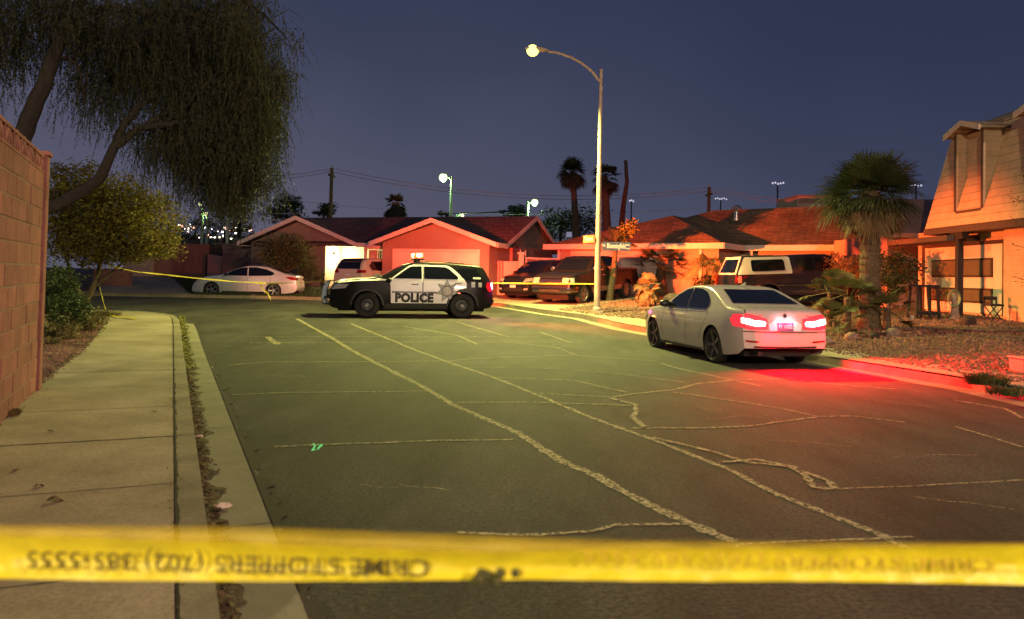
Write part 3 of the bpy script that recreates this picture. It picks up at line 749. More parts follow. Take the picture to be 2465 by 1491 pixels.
# emergency light
R_inv = Matrix.Rotation(-ang, 3, 'Z')
def bar_spot(y, tgt, col, w_, cone, blend):
    o = light('light_bar_lamp', (0, 0, 0), col, w_, .10, 'SPOT', spot=cone, blend=blend, parent=pv)
    src = Vector((2.30, y, 2.10)); o.location = src
    wsrc = Vector((pv.location.x, pv.location.y, pv.location.z))+Matrix.Rotation(ang, 3, 'Z') @ src
    o.rotation_euler = (R_inv @ (Vector(tgt)-wsrc)).to_track_quat('-Z', 'Y').to_euler()
for az, cl, w_, y, tz in ((-32, (1, .16, .14), 4500, .30, .6), (-6, (1, .075, .03), 15000, .40, .8), (14, (1, .06, .025), 19000, -.30, .6), (36, (1, .085, .02), 32000, -.40, 2.2), (58, (1, .15, .02), 44000, -.40, 3.4), (80, (1, .10, .02), 24000, -.45, .6), (100, (1, .16, .03), 20000, -.45, -1.6)):
    bar_spot(y, (pv.location.x+30*sin(radians(az)), pv.location.y+30*cos(radians(az)), tz), cl, w_, 34, .55)
bar_spot(.30, (3.5, 21.5, 0), (1, .13, .03), 14000, 44, .8)
light('rear_flasher_lamp', (-.12, .86, 1.02), (1, .06, .35), 110, .04, parent=pv)

# ------------------------------------------------------------------ white sedan with lit brake lights (near right)
def sedan(root, body, name=None, L=4.63, w=1.82, lit=False, chrome=False, rim='spoke', nsp=10, rimmat=None, fast=False):
    # x from the rear
    if not fast:
        top = [(0, .52), (.02, .78), (.05, .98), (.12, 1.04), (.55, 1.09), (.95, 1.24), (1.35, 1.38), (1.70, 1.43), (2.15, 1.435), (2.50, 1.39), (2.85, 1.24), (3.25, 1.04), (3.45, .985), (3.9, .94), (4.25, .87), (4.48, .76), (4.58, .60), (L, .42)]
        wh = (.98, 3.79)
    else:
        top = [(0, .55), (.02, .80), (.06, 1.02), (.14, 1.07), (.50, 1.12), (.95, 1.28), (1.45, 1.43), (1.95, 1.475), (2.35, 1.465), (2.75, 1.36), (3.3, 1.12), (3.6, 1.02), (4.1, .95), (4.5, .84), (4.75, .66), (L, .44)]
        wh = (1.05, 3.90)
    bot = [(0, .36), (.15, .25), (.5, .20), (L-.5, .18), (L-.12, .20), (L, .26)]
    c = Car(root, L, w, top, bot, .95, max(p[1] for p in top), .70, wh, .335, body, (.13, .20), .09, .035)
    return c
bm = thing('parked_sedan', 'white sedan with glowing red brake lights parked at the right kerb, seen from behind', 'car')
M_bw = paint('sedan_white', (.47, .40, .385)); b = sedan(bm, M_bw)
b.decal('side_window', [(3.10, .97), (2.72, 1.21), (2.44, 1.325), (2.17, 1.36), (2.13, .975)], 'L', M_glass, .007, .05, mirror=True)
b.decal('side_window', [(2.08, .975), (2.12, 1.365), (1.78, 1.355), (1.50, 1.29), (1.26, 1.15), (1.22, 1.06), (1.30, .985)], 'L', M_glass, .007, .05, mirror=True)
b.decal('window_trim', b.lineseg([(3.14, .945), (2.6, .955), (1.9, .965), (1.26, .975)], 'L', .018), 'L', M_chrome, .010, .06, mirror=True)
b.decal('rear_window', [(-.66, 1.115), (-.52, 1.355), (.52, 1.355), (.66, 1.115)], 'B', M_glass, .007, .07)
b.decal('windshield', [(-.66, 1.04), (-.54, 1.36), (.54, 1.36), (.66, 1.04)], 'F', M_glass, .007, .07)
for x in (2.105, ): b.decal('door_gap', b.lineseg([(x, .28), (x, .6), (x, .94)], 'L', .010), 'L', M_under, .004, .06, mirror=True)
b.decal('door_gap', b.lineseg([(3.22, .28), (3.24, .6), (3.18, .94)], 'L', .010), 'L', M_under, .004, .06, mirror=True)
b.decal('door_gap', b.lineseg([(1.48, .40), (1.40, .62), (1.22, .82), (1.20, .96)], 'L', .010), 'L', M_under, .004, .06, mirror=True)
for x in (2.24, 1.34): b.decal('door_handle', [(x, .80), (x, .83), (x+.19, .825), (x+.19, .795)], 'L', M_bw, .022, .05, mirror=True)
b.decal('boot_lid_gap', b.lineseg([(-.78, .70), (-.74, .98), (-.70, 1.06)], 'B', .012), 'B', M_under, .006, .05, mirror=True)
b.decal('crease_shade_strip', b.lineseg([(4.2, .78), (3.2, .80), (2.2, .775), (1.2, .78), (.4, .86)], 'L', .008), 'L', mat('crease_shadow', (.3, .27, .25), .4, .05, 5), .003, .05, mirror=True)  # shade along the body crease, drawn as a darker strip of colour
b.decal('fuel_flap', b.lineseg([(.62, .84), (.62, .98), (.80, .98), (.80, .84), (.62, .84)], 'R', .008), 'R', M_under, .004, .04)
b.decal('side_skirt', [(1.42, .185), (1.40, .24), (3.36, .235), (3.36, .18)], 'L', M_black, .006, .06, mirror=True)
b.decal('headlight', [(4.56, .60), (4.22, .68), (4.14, .76), (4.46, .76)], 'L', M_lamp, .008, .05, mirror=True)
b.decal('side_marker', [(3.62, .70), (3.62, .725), (3.76, .725), (3.76, .70)], 'L', emis('lit_side_marker', (1, .25, .05), 9), .010, .05)
E_br = emis('lit_brake_lens', (1, .42, .42), 30); E_gl = emis('brake_lens_glow', (1, .004, .02), 1.6)
b.decal('taillight', [(.34, .69), (.34, .87), (.52, .92), (.70, .96), (.84, .93), (.84, .73), (.66, .68)], 'B', E_gl, .010, .05, mirror=True)
b.decal('brake_lamp', [(.40, .745), (.38, .80), (.42, .825), (.60, .835), (.70, .87), (.795, .875), (.80, .80), (.72, .775), (.62, .755), (.55, .742)], 'B', E_br, .022, .05, mirror=True)
b.decal('taillight', [(.02, .72), (.04, .93), (.22, .92), (.34, .86), (.24, .74)], 'L', E_gl, .010, .05, mirror=True)
b.decal('plate_recess', [(-.30, .665), (-.32, .78), (-.22, .835), (.22, .835), (.32, .78), (.30, .665)], 'B', mat('recess_white', (.75, .72, .75), .5, .05, 5), .010, .05)
b.decal('boot_line', b.lineseg([(-.80, .655), (-.4, .64), (0, .635), (.4, .64), (.80, .655)], 'B', .014), 'B', M_under, .008, .06)
b.decal('bumper_groove', b.lineseg([(-.60, .385), (0, .375), (.60, .385)], 'B', .03), 'B', M_under, .009, .06)
b.decal('reflector', [(.52, .455), (.52, .485), (.76, .505), (.76, .475)], 'B', M_red, .012, .05, mirror=True)
b.decal('rear_valance', [(-.7, .22), (-.66, .30), (.66, .30), (.7, .22)], 'B', M_black, .014, .06)
b.decal('emblem', circ(0, .925, .036, 16), 'B', M_rimdark, .014, .03)
b.plate('B', .735, (.10, .09, .22), (.75, .74, .85), 'F1 1G22', small=1)
ex = MB()
for y in (.50,): ex.tube([(.35, y, .27), (-.03, y, .27)], .042, 12)
ex.build('exhaust', M_black, bm)
sh = MB(); sh.prism([(1.42, -.03), (1.62, -.03), (1.42, .05)], 0, 0, .001)
fin = MB(); fin.add([(1.42, 0, 1.50), (1.60, 0, 1.435), (1.40, .02, 1.43), (1.40, -.02, 1.43), (1.38, 0, 1.495)], [(0, 1, 2), (0, 3, 1), (0, 2, 4), (4, 3, 0)]); fin.build('roof_antenna', M_bw, bm)
b.four(rim='spoke', nsp=5, rimmat=mat('dark_alloy', (.12, .11, .12), .3, .1, 20, metal=.8), rr=.78)
b.mirror_(3.02, 1.02, M_black, (.16, .24, .15))
BMW_ANG = radians(90+12)
lr = Vector((3.70, 14.2)); hb = Vector((cos(BMW_ANG), sin(BMW_ANG))); nb_ = Vector((-hb.y, hb.x))
o_ = lr-hb*.98-nb_*.91
bm.location = (o_.x, o_.y, 0); bm.rotation_euler = (0, 0, BMW_ANG)
for sd in (1, -1):
    o_ = light('brake_lamp_light', (-.06, sd*.60, .80), (1, .0, .012), 1100, .08, 'SPOT', spot=128, blend=.6, parent=bm)
    o_.rotation_euler = Vector((-1.0, -1.25, -.60)).to_track_quat('-Z', 'Y').to_euler()
    o_ = light('brake_lamp_glow', (-.10, sd*.60, .80), (1, .0, .012), 170, .06, 'AREA', parent=bm, size=.36, size_y=.1); o_.rotation_euler = Vector((-1, -.3, -.25)).to_track_quat('-Z', 'Y').to_euler()
    light('brake_bloom_fill', (-.16, sd*.62, .82), (1, .002, .012), .8, .10, parent=bm)  # added points redden the rear bodywork in place of lens bloom
for sd in (1, -1): light('plate_light', (-.055, sd*.10, .845), (.92, .86, 1), .9, .015, parent=bm)

# ------------------------------------------------------------------ far silver sedan (left, other side of the road)
fs_ = thing('parked_sedan', 'silver grey sedan parked side-on by the far kerb, in front of the lawn at left', 'car')
M_sil = paint('silver_paint', (.62, .66, .68), .35, .2); f = sedan(fs_, M_sil, L=4.87, w=1.85, fast=True)
f.decal('side_window', [(3.38, 1.00), (2.95, 1.23), (2.60, 1.36), (2.32, 1.395), (2.28, .99)], 'L', M_glass, .007, .05, mirror=True)
f.decal('side_window', [(2.22, .99), (2.26, 1.40), (1.9, 1.40), (1.45, 1.32), (1.12, 1.19), (1.02, 1.10), (1.2, 1.02)], 'L', M_glass, .007, .05, mirror=True)
f.decal('rear_window', [(-.64, 1.15), (-.5, 1.40), (.5, 1.40), (.64, 1.15)], 'B', M_glass, .007, .07)
f.decal('windshield', [(-.66, 1.08), (-.54, 1.40), (.54, 1.40), (.66, 1.08)], 'F', M_glass, .007, .07)
for x in (2.25, 1.20, 3.42): f.decal('door_gap', f.lineseg([(x, .34 if x != 1.20 else .7), (x, .6 if x != 1.2 else .8), (x, .96)], 'L', .012), 'L', M_under, .004, .06, mirror=True)
for x in (2.40, 1.36): f.decal('door_handle', [(x, .85), (x, .875), (x+.2, .87), (x+.2, .845)], 'L', M_sil, .022, .05, mirror=True)
f.decal('taillight', [(.03, .84), (.05, .95), (.30, 1.00), (.52, .97), (.40, .90), (.16, .84)], 'L', M_red, .008, .05, mirror=True)
f.decal('taillight', [(.45, .84), (.50, .97), (.86, .97), (.86, .84)], 'B', M_red, .008, .05, mirror=True)
f.decal('headlight', [(4.80, .62), (4.40, .70), (4.26, .80), (4.64, .78)], 'L', M_lamp, .008, .05, mirror=True)
f.decal('sill', [(1.48, .20), (1.46, .27), (3.44, .27), (3.46, .20)], 'L', M_black, .008, .06, mirror=True)
f.decal('rear_bumper_trim', [(-.7, .32), (-.7, .42), (.7, .42), (.7, .32)], 'B', M_black, .010, .06)
f.plate('B', .68, (.6, .6, .6), (.05, .05, .2), '482 KLM')
f.four(rim='spoke', nsp=5, rr=.74); f.mirror_(3.24, 1.05, M_black, (.16, .22, .14))
fF, fR = G(512, 715), G(655, 718); hf = (fF-fR).to_2d().normalized(); of_ = fR.to_2d()-hf*1.05+Vector((-hf.y, hf.x))*-.92
fs_.location = (of_.x, of_.y, zt(of_.y)); fs_.rotation_euler = (0, 0, atan2(hf.y, hf.x)); fs_.scale = (.97, .97, .97)
# same kind of car, dark, half hidden behind the shrubs at far left
ds = thing('parked_sedan', 'dark car mostly hidden behind the shrub beside the block wall, far left', 'car')
M_dk = paint('dark_car_paint', (.012, .013, .015)); d_ = sedan(ds, M_dk, L=4.87, w=1.85, fast=True)
d_.decal('side_window', [(3.38, 1.00), (2.95, 1.23), (2.60, 1.36), (2.32, 1.395), (2.28, .99)], 'L', M_glass, .007, .05, mirror=True)
d_.decal('side_window', [(2.22, .99), (2.26, 1.40), (1.9, 1.40), (1.45, 1.32), (1.12, 1.19), (1.2, 1.02)], 'L', M_glass, .007, .05, mirror=True)
d_.decal('rear_window', [(-.64, 1.15), (-.5, 1.40), (.5, 1.40), (.64, 1.15)], 'B', M_glass, .007, .07)
d_.decal('taillight', [(.45, .84), (.50, .97), (.86, .97), (.86, .84)], 'B', M_red, .008, .05, mirror=True)
d_.four(rim='spoke', nsp=5, rr=.74)
ds.location = (-17.0, 27.2, .16); ds.rotation_euler = (0, 0, radians(170))

# ------------------------------------------------------------------ pale hatchback in the driveway behind the patrol vehicle
hv = thing('parked_hatchback', 'pale silver sport utility car in the driveway before the lit porch, its back towards us', 'car')
top = [(0, .55), (.02, .85), (.06, 1.08), (.16, 1.28), (.34, 1.50), (.50, 1.60), (.9, 1.66), (1.8, 1.68), (2.4, 1.64), (2.8, 1.5), (3.3, 1.18), (3.6, 1.08), (4.1, 1.02), (4.4, .9), (4.55, .7), (4.6, .5)]
bot = [(0, .42), (.15, .30), (4.4, .25), (4.6, .35)]
M_hv = paint('pale_silver', (.50, .49, .42)); hc = Car(hv, 4.6, 1.85, top, bot, 1.02, 1.68, .74, (.9, 3.6), .36, M_hv)
hc.decal('rear_window', [(-.68, 1.12), (-.58, 1.46), (.58, 1.46), (.68, 1.12)], 'B', M_glass, .008, .07)
hc.decal('side_window', [(3.1, 1.06), (2.5, 1.50), (1.9, 1.54), (1.9, 1.05)], 'L', M_glass, .007, .05, mirror=True)
hc.decal('side_window', [(1.84, 1.05), (1.84, 1.54), (.9, 1.50), (.62, 1.28), (.75, 1.08)], 'L', M_glass, .007, .05, mirror=True)
hc.decal('taillight', [(.50, .92), (.56, 1.10), (.84, 1.08), (.86, .94)], 'B', M_red, .010, .05, mirror=True)
hc.decal('windshield', [(-.66, 1.14), (-.54, 1.58), (.54, 1.58), (.66, 1.14)], 'F', M_glass, .007, .07)
hc.decal('spoiler', [(.30, -.6), (.30, .6), (.52, .6), (.52, -.6)], 'T', M_black, .02, .08)
hc.plate('B', .82, (.5, .5, .5), (.05, .05, .2), '731 RDT')
hc.four(rim='spoke', nsp=10); hc.mirror_(3.05, 1.12, M_black)
hp = P(884, 660, 37.2); hv.location = (hp.x-.9, hp.y-.3, zyard(hp.x, hp.y)+.01); hv.rotation_euler = (0, 0, radians(66))

# ------------------------------------------------------------------ pickups and dark utility vehicle on the right-hand driveways
def pickup(root, body, shell=None, L=5.8, long=False):
    bed_h = 1.32
    if shell:
        top = [(0, .62), (.02, 1.12), (.03, 1.20), (.30, 1.84), (.34, 1.87), (1.0, 1.90), (1.98, 1.90), (2.02, 1.86), (2.06, 1.88), (2.4, 1.93), (3.2, 1.94), (3.65, 1.88), (4.25, 1.34), (4.40, 1.26), (5.1, 1.22), (5.5, 1.14), (5.68, .95), (L, .60)]
    else:
        top = [(0, .60), (.01, 1.05), (.02, bed_h), (.1, bed_h+.01), (1.72, bed_h), (1.76, bed_h), (1.80, 1.45), (1.98, 1.84), (2.15, 1.90), (2.8, 1.93), (3.35, 1.90), (3.60, 1.82), (4.25, 1.38), (4.40, 1.30), (5.1, 1.27), (5.55, 1.19), (5.72, 1.05), (5.78, .80), (L, .55)]
    bot = [(0, .55), (.2, .48), (5.4, .42), (L, .45)]
    return Car(root, L, 2.0, top, bot, 1.28, 1.94, .76, (1.15, 4.75), .40, body, (.05, .10), .07, .07, sharp=False)
tk = thing('pickup_truck', 'dark crew cab pickup facing us in the driveway, partly behind the lamp post', 'pickup truck')
M_tk = mat('truck_black', (.012, .009, .011), .3, 0, spec=.3); t = pickup(tk, M_tk)
t.decal('side_window', [(4.12, 1.34), (3.66, 1.72), (3.45, 1.78), (3.02, 1.79), (3.02, 1.33)], 'L', M_glass, .008, .06, mirror=True)
t.decal('side_window', [(2.94, 1.33), (2.94, 1.79), (2.22, 1.78), (2.06, 1.68), (2.04, 1.33)], 'L', M_glass, .008, .06, mirror=True)
t.decal('windshield', [(-.76, 1.36), (-.62, 1.80), (.62, 1.80), (.76, 1.36)], 'F', M_glass, .008, .08)
t.decal('grille', [(-.52, .80), (-.52, 1.10), (.52, 1.10), (.52, .80)], 'F', M_rimdark, .012, .06)
for z in (.86, .95, 1.04): t.decal('grille_bar', [(-.52, z), (-.52, z+.03), (.52, z+.03), (.52, z)], 'F', M_chrome, .03, .06)
t.decal('headlight', [(.56, .84), (.56, 1.10), (.86, 1.08), (.86, .86)], 'F', M_lamp, .014, .05, mirror=True)
t.decal('headlight', [(5.76, .86), (5.48, .90), (5.48, 1.10), (5.68, 1.08)], 'L', M_lamp, .012, .05, mirror=True)
t.decal('bumper', [(-.92, .50), (-.92, .72), (.92, .72), (.92, .50)], 'F', M_chrome, .05, .08)
t.decal('bumper', [(5.78, .52), (5.30, .52), (5.30, .72), (5.76, .72)], 'L', M_chrome, .03, .06, mirror=True)
t.decal('air_intake', [(-.5, .54), (-.5, .62), (.5, .62), (.5, .54)], 'F', M_black, .065, .06)
t.decal('lower_panel', [(1.7, .46), (1.7, .66), (4.2, .66), (4.2, .46)], 'L', mat('tan_lower_paint', (.16, .11, .09), .4, .1, 5, coat=.5), .006, .08, mirror=True)
for x in (3.0, 4.14, 2.02): t.decal('door_gap', t.lineseg([(x, .5), (x, .9), (x, 1.28)], 'L', .014), 'L', M_under, .008, .06, mirror=True)
for x in (3.10, 2.14): t.decal('door_handle', [(x, 1.12), (x, 1.15), (x+.2, 1.15), (x+.2, 1.12)], 'L', M_chrome, .02, .05, mirror=True)
t.arches(M_tk, .05, .02)
bedr = MB(); bedr.box((.10, -.80, 1.0), (1.66, .80, 1.331)); bedr.build('bed_cover', M_black, tk)
t.plate('F', .60, (.5, .5, .45), (.05, .05, .2), '19C 640')
t.four(rim='spoke', nsp=6, width=.26, rr=.66); t.mirror_(4.05, 1.42, M_chrome, (.12, .26, .24))
TA = atan2(-.80, -.60)
hd2 = Vector((cos(TA), sin(TA))); nd2 = Vector((-hd2.y, hd2.x))
fwp = G(1408, 731, fn=lambda x, y: zyard(x, y)+.012)
o2 = fwp.to_2d()-hd2*4.75-nd2*1.0
def slope_place(root, o, ang, L, fn):
    h = Vector((cos(ang), sin(ang))); a = fn(*(o+h*L*.2)); b_ = fn(*(o+h*L*.8)); root.location = (o.x, o.y, a-(b_-a)*.33)
    root.rotation_euler = Matrix.Rotation(ang, 3, 'Z').to_euler(); root.rotation_euler = (Matrix.Rotation(ang, 3, 'Z') @ Matrix.Rotation(-math.atan((b_-a)/(L*.6)), 3, 'Y')).to_euler()
slope_place(tk, o2, TA, 5.8, lambda x, y: zyard(x, y)+.012)
# dark utility car beside it
ut = thing('parked_utility_car', 'black utility car facing us in the driveway, left of the crew cab pickup', 'car')
top = [(0, .55), (.02, .85), (.06, 1.1), (.16, 1.3), (.34, 1.52), (.55, 1.64), (.9, 1.69), (1.8, 1.71), (2.6, 1.66), (3.0, 1.52), (3.55, 1.20), (3.8, 1.12), (4.3, 1.06), (4.62, .96), (4.76, .80), (4.8, .5)]
M_ut = mat('utility_black', (.010, .009, .011), .28, 0, spec=.3); u = Car(ut, 4.8, 1.9, top, bot[:1]+[(.15, .30), (4.6, .25), (4.8, .35)], 1.05, 1.71, .74, (.95, 3.78), .37, M_ut)
u.decal('windshield', [(-.70, 1.18), (-.56, 1.62), (.56, 1.62), (.70, 1.18)], 'F', M_glass, .008, .07)
u.decal('side_window', [(3.35, 1.10), (2.75, 1.50), (2.05, 1.58), (2.05, 1.09)], 'L', M_glass, .007, .05, mirror=True)
u.decal('side_window', [(1.98, 1.09), (1.98, 1.58), (1.0, 1.54), (.65, 1.30), (.8, 1.1)], 'L', M_glass, .007, .05, mirror=True)
u.decal('grille', [(-.42, .72), (-.48, .92), (.48, .92), (.42, .72)], 'F', M_rimdark, .012, .06)
u.decal('grille_trim', u.lineseg([(-.50, .93), (-.44, .70), (0, .66), (.44, .70), (.50, .93)], 'F', .03), 'F', M_chrome, .02, .06)
u.decal('headlight', [(.54, .80), (.58, .96), (.86, .98), (.86, .86)], 'F', M_lamp, .012, .05, mirror=True)
u.decal('fog_lamp', [(.60, .46), (.60, .54), (.80, .56), (.80, .48)], 'F', M_lamp, .014, .05, mirror=True)
u.decal('bumper_intake', [(-.5, .42), (-.5, .58), (.5, .58), (.5, .42)], 'F', M_black, .012, .06)
u.plate('F', .62, (.45, .42, .38), (.05, .05, .2), '905 TBN')
u.four(rim='spoke', nsp=5, rr=.74); u.mirror_(3.3, 1.16, M_ut, (.14, .22, .15))
fw2 = G(1308, 722, fn=lambda x, y: zyard(x, y)+.012); o3 = fw2.to_2d()-hd2*3.78-nd2*.93
slope_place(ut, o3, TA, 4.8, lambda x, y: zyard(x, y)+.012)
# pickup with white camper shell behind the white sedan
wk = thing('pickup_truck', 'dark pickup with a white camper shell over its bed, seen side-on beyond the white sedan', 'pickup truck')
M_wk = paint('truck_navy', (.018, .016, .030)); k_ = pickup(wk, M_wk, shell=True)
M_sh = paint('shell_white', (.70, .66, .60))
k_.decal('camper_shell', [(.04, 1.21), (.31, 1.80), (.36, 1.83), (1.97, 1.85), (2.03, 1.80), (2.08, 1.30), (2.06, 1.24)], 'R', M_sh, .010, .07, mirror=True)
k_.decal('camper_shell', [(.34, -.70), (.34, .70), (1.98, .72), (1.98, -.72)], 'T', M_sh, .012, .1)
k_.decal('camper_shell', [(-.78, 1.22), (-.66, 1.86), (.66, 1.86), (.78, 1.22)], 'B', M_sh, .008, .08)
k_.decal('shell_rear_window', [(-.66, 1.28), (-.57, 1.76), (.57, 1.76), (.66, 1.28)], 'B', M_glass, .016, .08)
rw_ = [(.55, 1.36), (.55, 1.68), (.60, 1.73), (1.74, 1.75), (1.80, 1.70), (1.82, 1.40), (1.77, 1.345), (.60, 1.32)]
k_.decal('shell_side_window', rw_, 'R', M_glass, .018, .06, mirror=True)
k_.decal('side_window', [(4.05, 1.34), (3.62, 1.72), (3.40, 1.80), (3.0, 1.81), (3.0, 1.33)], 'R', M_glass, .008, .06, mirror=True)
k_.decal('side_window', [(2.92, 1.33), (2.92, 1.81), (2.30, 1.80), (2.26, 1.33)], 'R', M_glass, .008, .06, mirror=True)
k_.decal('windshield', [(-.76, 1.36), (-.62, 1.82), (.62, 1.82), (.76, 1.36)], 'F', M_glass, .008, .08)
k_.decal('taillight', [(.80, .92), (.80, 1.18), (.96, 1.18), (.96, .92)], 'B', M_red, .014, .05, mirror=True)
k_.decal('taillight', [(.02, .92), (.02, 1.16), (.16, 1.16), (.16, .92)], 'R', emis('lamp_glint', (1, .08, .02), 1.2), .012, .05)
k_.decal('side_trim', [(.2, .80), (.2, .83), (4.2, .83), (4.2, .80)], 'R', M_chrome, .012, .08, mirror=True)
k_.decal('tailgate_gap', k_.lineseg([(-.78, .62), (-.78, 1.18), (.78, 1.18), (.78, .62)], 'B', .015), 'B', M_under, .010, .06)
k_.arches(mat('arch_dark', (.05, .03, .04), .5, .1, 10), .06, .03)
k_.four(rim='spoke', nsp=6, width=.26, rr=.66); k_.mirror_(4.0, 1.42, M_chrome, (.10, .22, .20))
WA = radians(8); p0 = P(1790, 700, 27.0)
o4 = Vector((p0.x-.25, p0.y+.2)); slope_place(wk, o4+Vector((0, 1.0)), WA, 5.8, lambda x, y: zyard(x, y)-.05)
# ================================================================== HOUSES
def stucco(name, col): return mat(name, col, .92, .10, 1.2, .35, 60)
def shingle(name, col, sc=1.0, ang=0.0):
    if name in MATS: return MATS[name]
    m = bpy.data.materials.new(name); m.use_nodes = True; MATS[name] = m
    t = m.node_tree; b = t.nodes['Principled BSDF']; b.inputs['Roughness'].default_value = .92
    tcn = t.nodes.new('ShaderNodeTexCoord'); br = t.nodes.new('ShaderNodeTexBrick'); mp = t.nodes.new('ShaderNodeMapping')
    sp = t.nodes.new('ShaderNodeSeparateXYZ'); cb = t.nodes.new('ShaderNodeCombineXYZ'); ad = t.nodes.new('ShaderNodeMath')
    t.links.new(tcn.outputs['Object'], sp.inputs[0]); ad.operation = 'ADD'
    t.links.new(sp.outputs['X'], ad.inputs[0]); t.links.new(sp.outputs['Y'], ad.inputs[1])
    t.links.new(ad.outputs[0], cb.inputs['X']); t.links.new(sp.outputs['Z'], cb.inputs['Y'])
    t.links.new(cb.outputs[0], br.inputs['Vector'])
    br.inputs['Scale'].default_value = 1; br.inputs['Brick Width'].default_value = .30; br.inputs['Row Height'].default_value = .085
    br.inputs['Mortar Size'].default_value = .012; br.inputs['Bias'].default_value = 0
    br.inputs['Color1'].default_value = (*[c*1.25 for c in col], 1); br.inputs['Color2'].default_value = (*[c*.7 for c in col], 1); br.inputs['Mortar'].default_value = (*[c*.35 for c in col], 1)
    n = t.nodes.new('ShaderNodeTexNoise'); n.inputs['Scale'].default_value = .8; n.inputs['Detail'].default_value = 5; t.links.new(tcn.outputs['Object'], n.inputs['Vector'])
    mr = t.nodes.new('ShaderNodeMapRange'); mr.inputs['From Min'].default_value = .3; mr.inputs['From Max'].default_value = .7; mr.inputs['To Min'].default_value = .7; mr.inputs['To Max'].default_value = 1.25
    t.links.new(n.outputs['Fac'], mr.inputs['Value'])
    mx = t.nodes.new('ShaderNodeMix'); mx.data_type = 'RGBA'; mx.blend_type = 'MULTIPLY'; mx.inputs[0].default_value = 1
    t.links.new(br.outputs['Color'], mx.inputs[6]); t.links.new(mr.outputs[0], mx.inputs[7]); t.links.new(mx.outputs[2], b.inputs['Base Color'])
    return m
def siding(name, col, pitch=.2, grooves=.5):
    """lap siding: thin dark line every pitch metres of height"""
    m = mat(name, col, .8, .12, 3); t = m.node_tree; b = t.nodes['Principled BSDF']
    tcn = t.nodes.new('ShaderNodeTexCoord'); w = t.nodes.new('ShaderNodeTexWave'); w.wave_profile = 'SAW'; w.bands_direction = 'Z'
    w.inputs['Scale'].default_value = 1/pitch/20*2*pi*.5*2/ (2*pi) * 6.2832/1.0 if False else .314/pitch
    w.inputs['Distortion'].default_value = 0; w.inputs['Detail'].default_value = 0
    t.links.new(tcn.outputs['Object'], w.inputs['Vector'])
    bp = t.nodes.new('ShaderNodeBump'); bp.inputs['Strength'].default_value = 1; bp.inputs['Distance'].default_value = .03
    t.links.new(w.outputs['Fac'], bp.inputs['Height']); t.links.new(bp.outputs[0], b.inputs['Normal'])
    src = b.inputs['Base Color'].links[0].from_socket
    r = t.nodes.new('ShaderNodeValToRGB'); r.color_ramp.elements[0].position = .0; r.color_ramp.elements[0].color = (grooves, grooves, grooves, 1)
    r.color_ramp.elements[1].position = .10; r.color_ramp.elements[1].color = (1, 1, 1, 1); t.links.new(w.outputs['Fac'], r.inputs[0])
    mx = t.nodes.new('ShaderNodeMix'); mx.data_type = 'RGBA'; mx.blend_type = 'MULTIPLY'; mx.inputs[0].default_value = 1
    t.links.new(src, mx.inputs[6]); t.links.new(r.outputs[0], mx.inputs[7]); t.links.new(mx.outputs[2], b.inputs['Base Color'])
    return m
M_fascia = mat('fascia_paint', (.62, .52, .46), .7, .08, 3)
M_frame = mat('window_frame', (.5, .42, .36), .6, .05, 5)
M_win = mat('window_glass', (.02, .02, .025), .08, .1, 2, spec=.7)
M_gar = mat('garage_door_paint', (.66, .56, .50), .6, .06, 2, .1, 8)

def slab(mb, p, th=.14):
    """sloping roof slab from 3/4 corner points (top face), thickness downwards"""
    n = len(p); vs = [Vector(q) for q in p]+[Vector(q)-Vector((0, 0, th)) for q in p]
    mb.add(vs, [tuple(range(n)), tuple(range(2*n-1, n-1, -1))]+[(i, n+i, n+(i+1) % n, (i+1) % n) for i in range(n)])
def board(mb, a, b, h=.20, t=.04, out=(0, -1, 0)):
    """fascia board between a and b, hanging down h, proud by t along out"""
    a, b, o = Vector(a), Vector(b), Vector(out); d = Vector((0, 0, h)); up = Vector((0, 0, .02))
    vs = [a+up, b+up, b-d, a-d]+[q+o*t for q in (a+up, b+up, b-d, a-d)]
    mb.add(vs, [(0, 1, 2, 3), (7, 6, 5, 4), (0, 4, 5, 1), (1, 5, 6, 2), (2, 6, 7, 3), (3, 7, 4, 0)])
def garage_door(parent, x0, x1, z0, z1, y, m, rows=4, cols=8, axis='y', frame=None, name='garage_door'):
    mb = MB(); mb.box((x0, y-.03, z0), (x1, y, z1)); 
    rh = (z1-z0)/rows; cw = (x1-x0)/cols
    for r in range(rows):
        for c in range(cols): mb.box((x0+c*cw+.06, y-.045, z0+r*rh+.05), (x0+(c+1)*cw-.06, y-.031, z0+(r+1)*rh-.05))
    return mb.build(name, m, parent, bevel=.006)
def window(parent, x0, x1, z0, z1, y, mull=1, fm=None, gm=None):
    w = MB(); t = .06
    w.box((x0-t, y-.06, z0-t), (x1+t, y, z0)); w.box((x0-t, y-.06, z1), (x1+t, y, z1+t)); w.box((x0-t, y-.06, z0), (x0, y, z1)); w.box((x1, y-.06, z0), (x1+t, y, z1))
    for i in range(1, mull+1):
        xx = x0+(x1-x0)*i/(mull+1); w.box((xx-.02, y-.05, z0), (xx+.02, y, z1))
    f = w.build('window', fm or M_frame, parent)
    p = MB(); p.box((x0, y-.02, z0), (x1, y-.004, z1)); p.build('pane', gm or M_win, f)
    return f

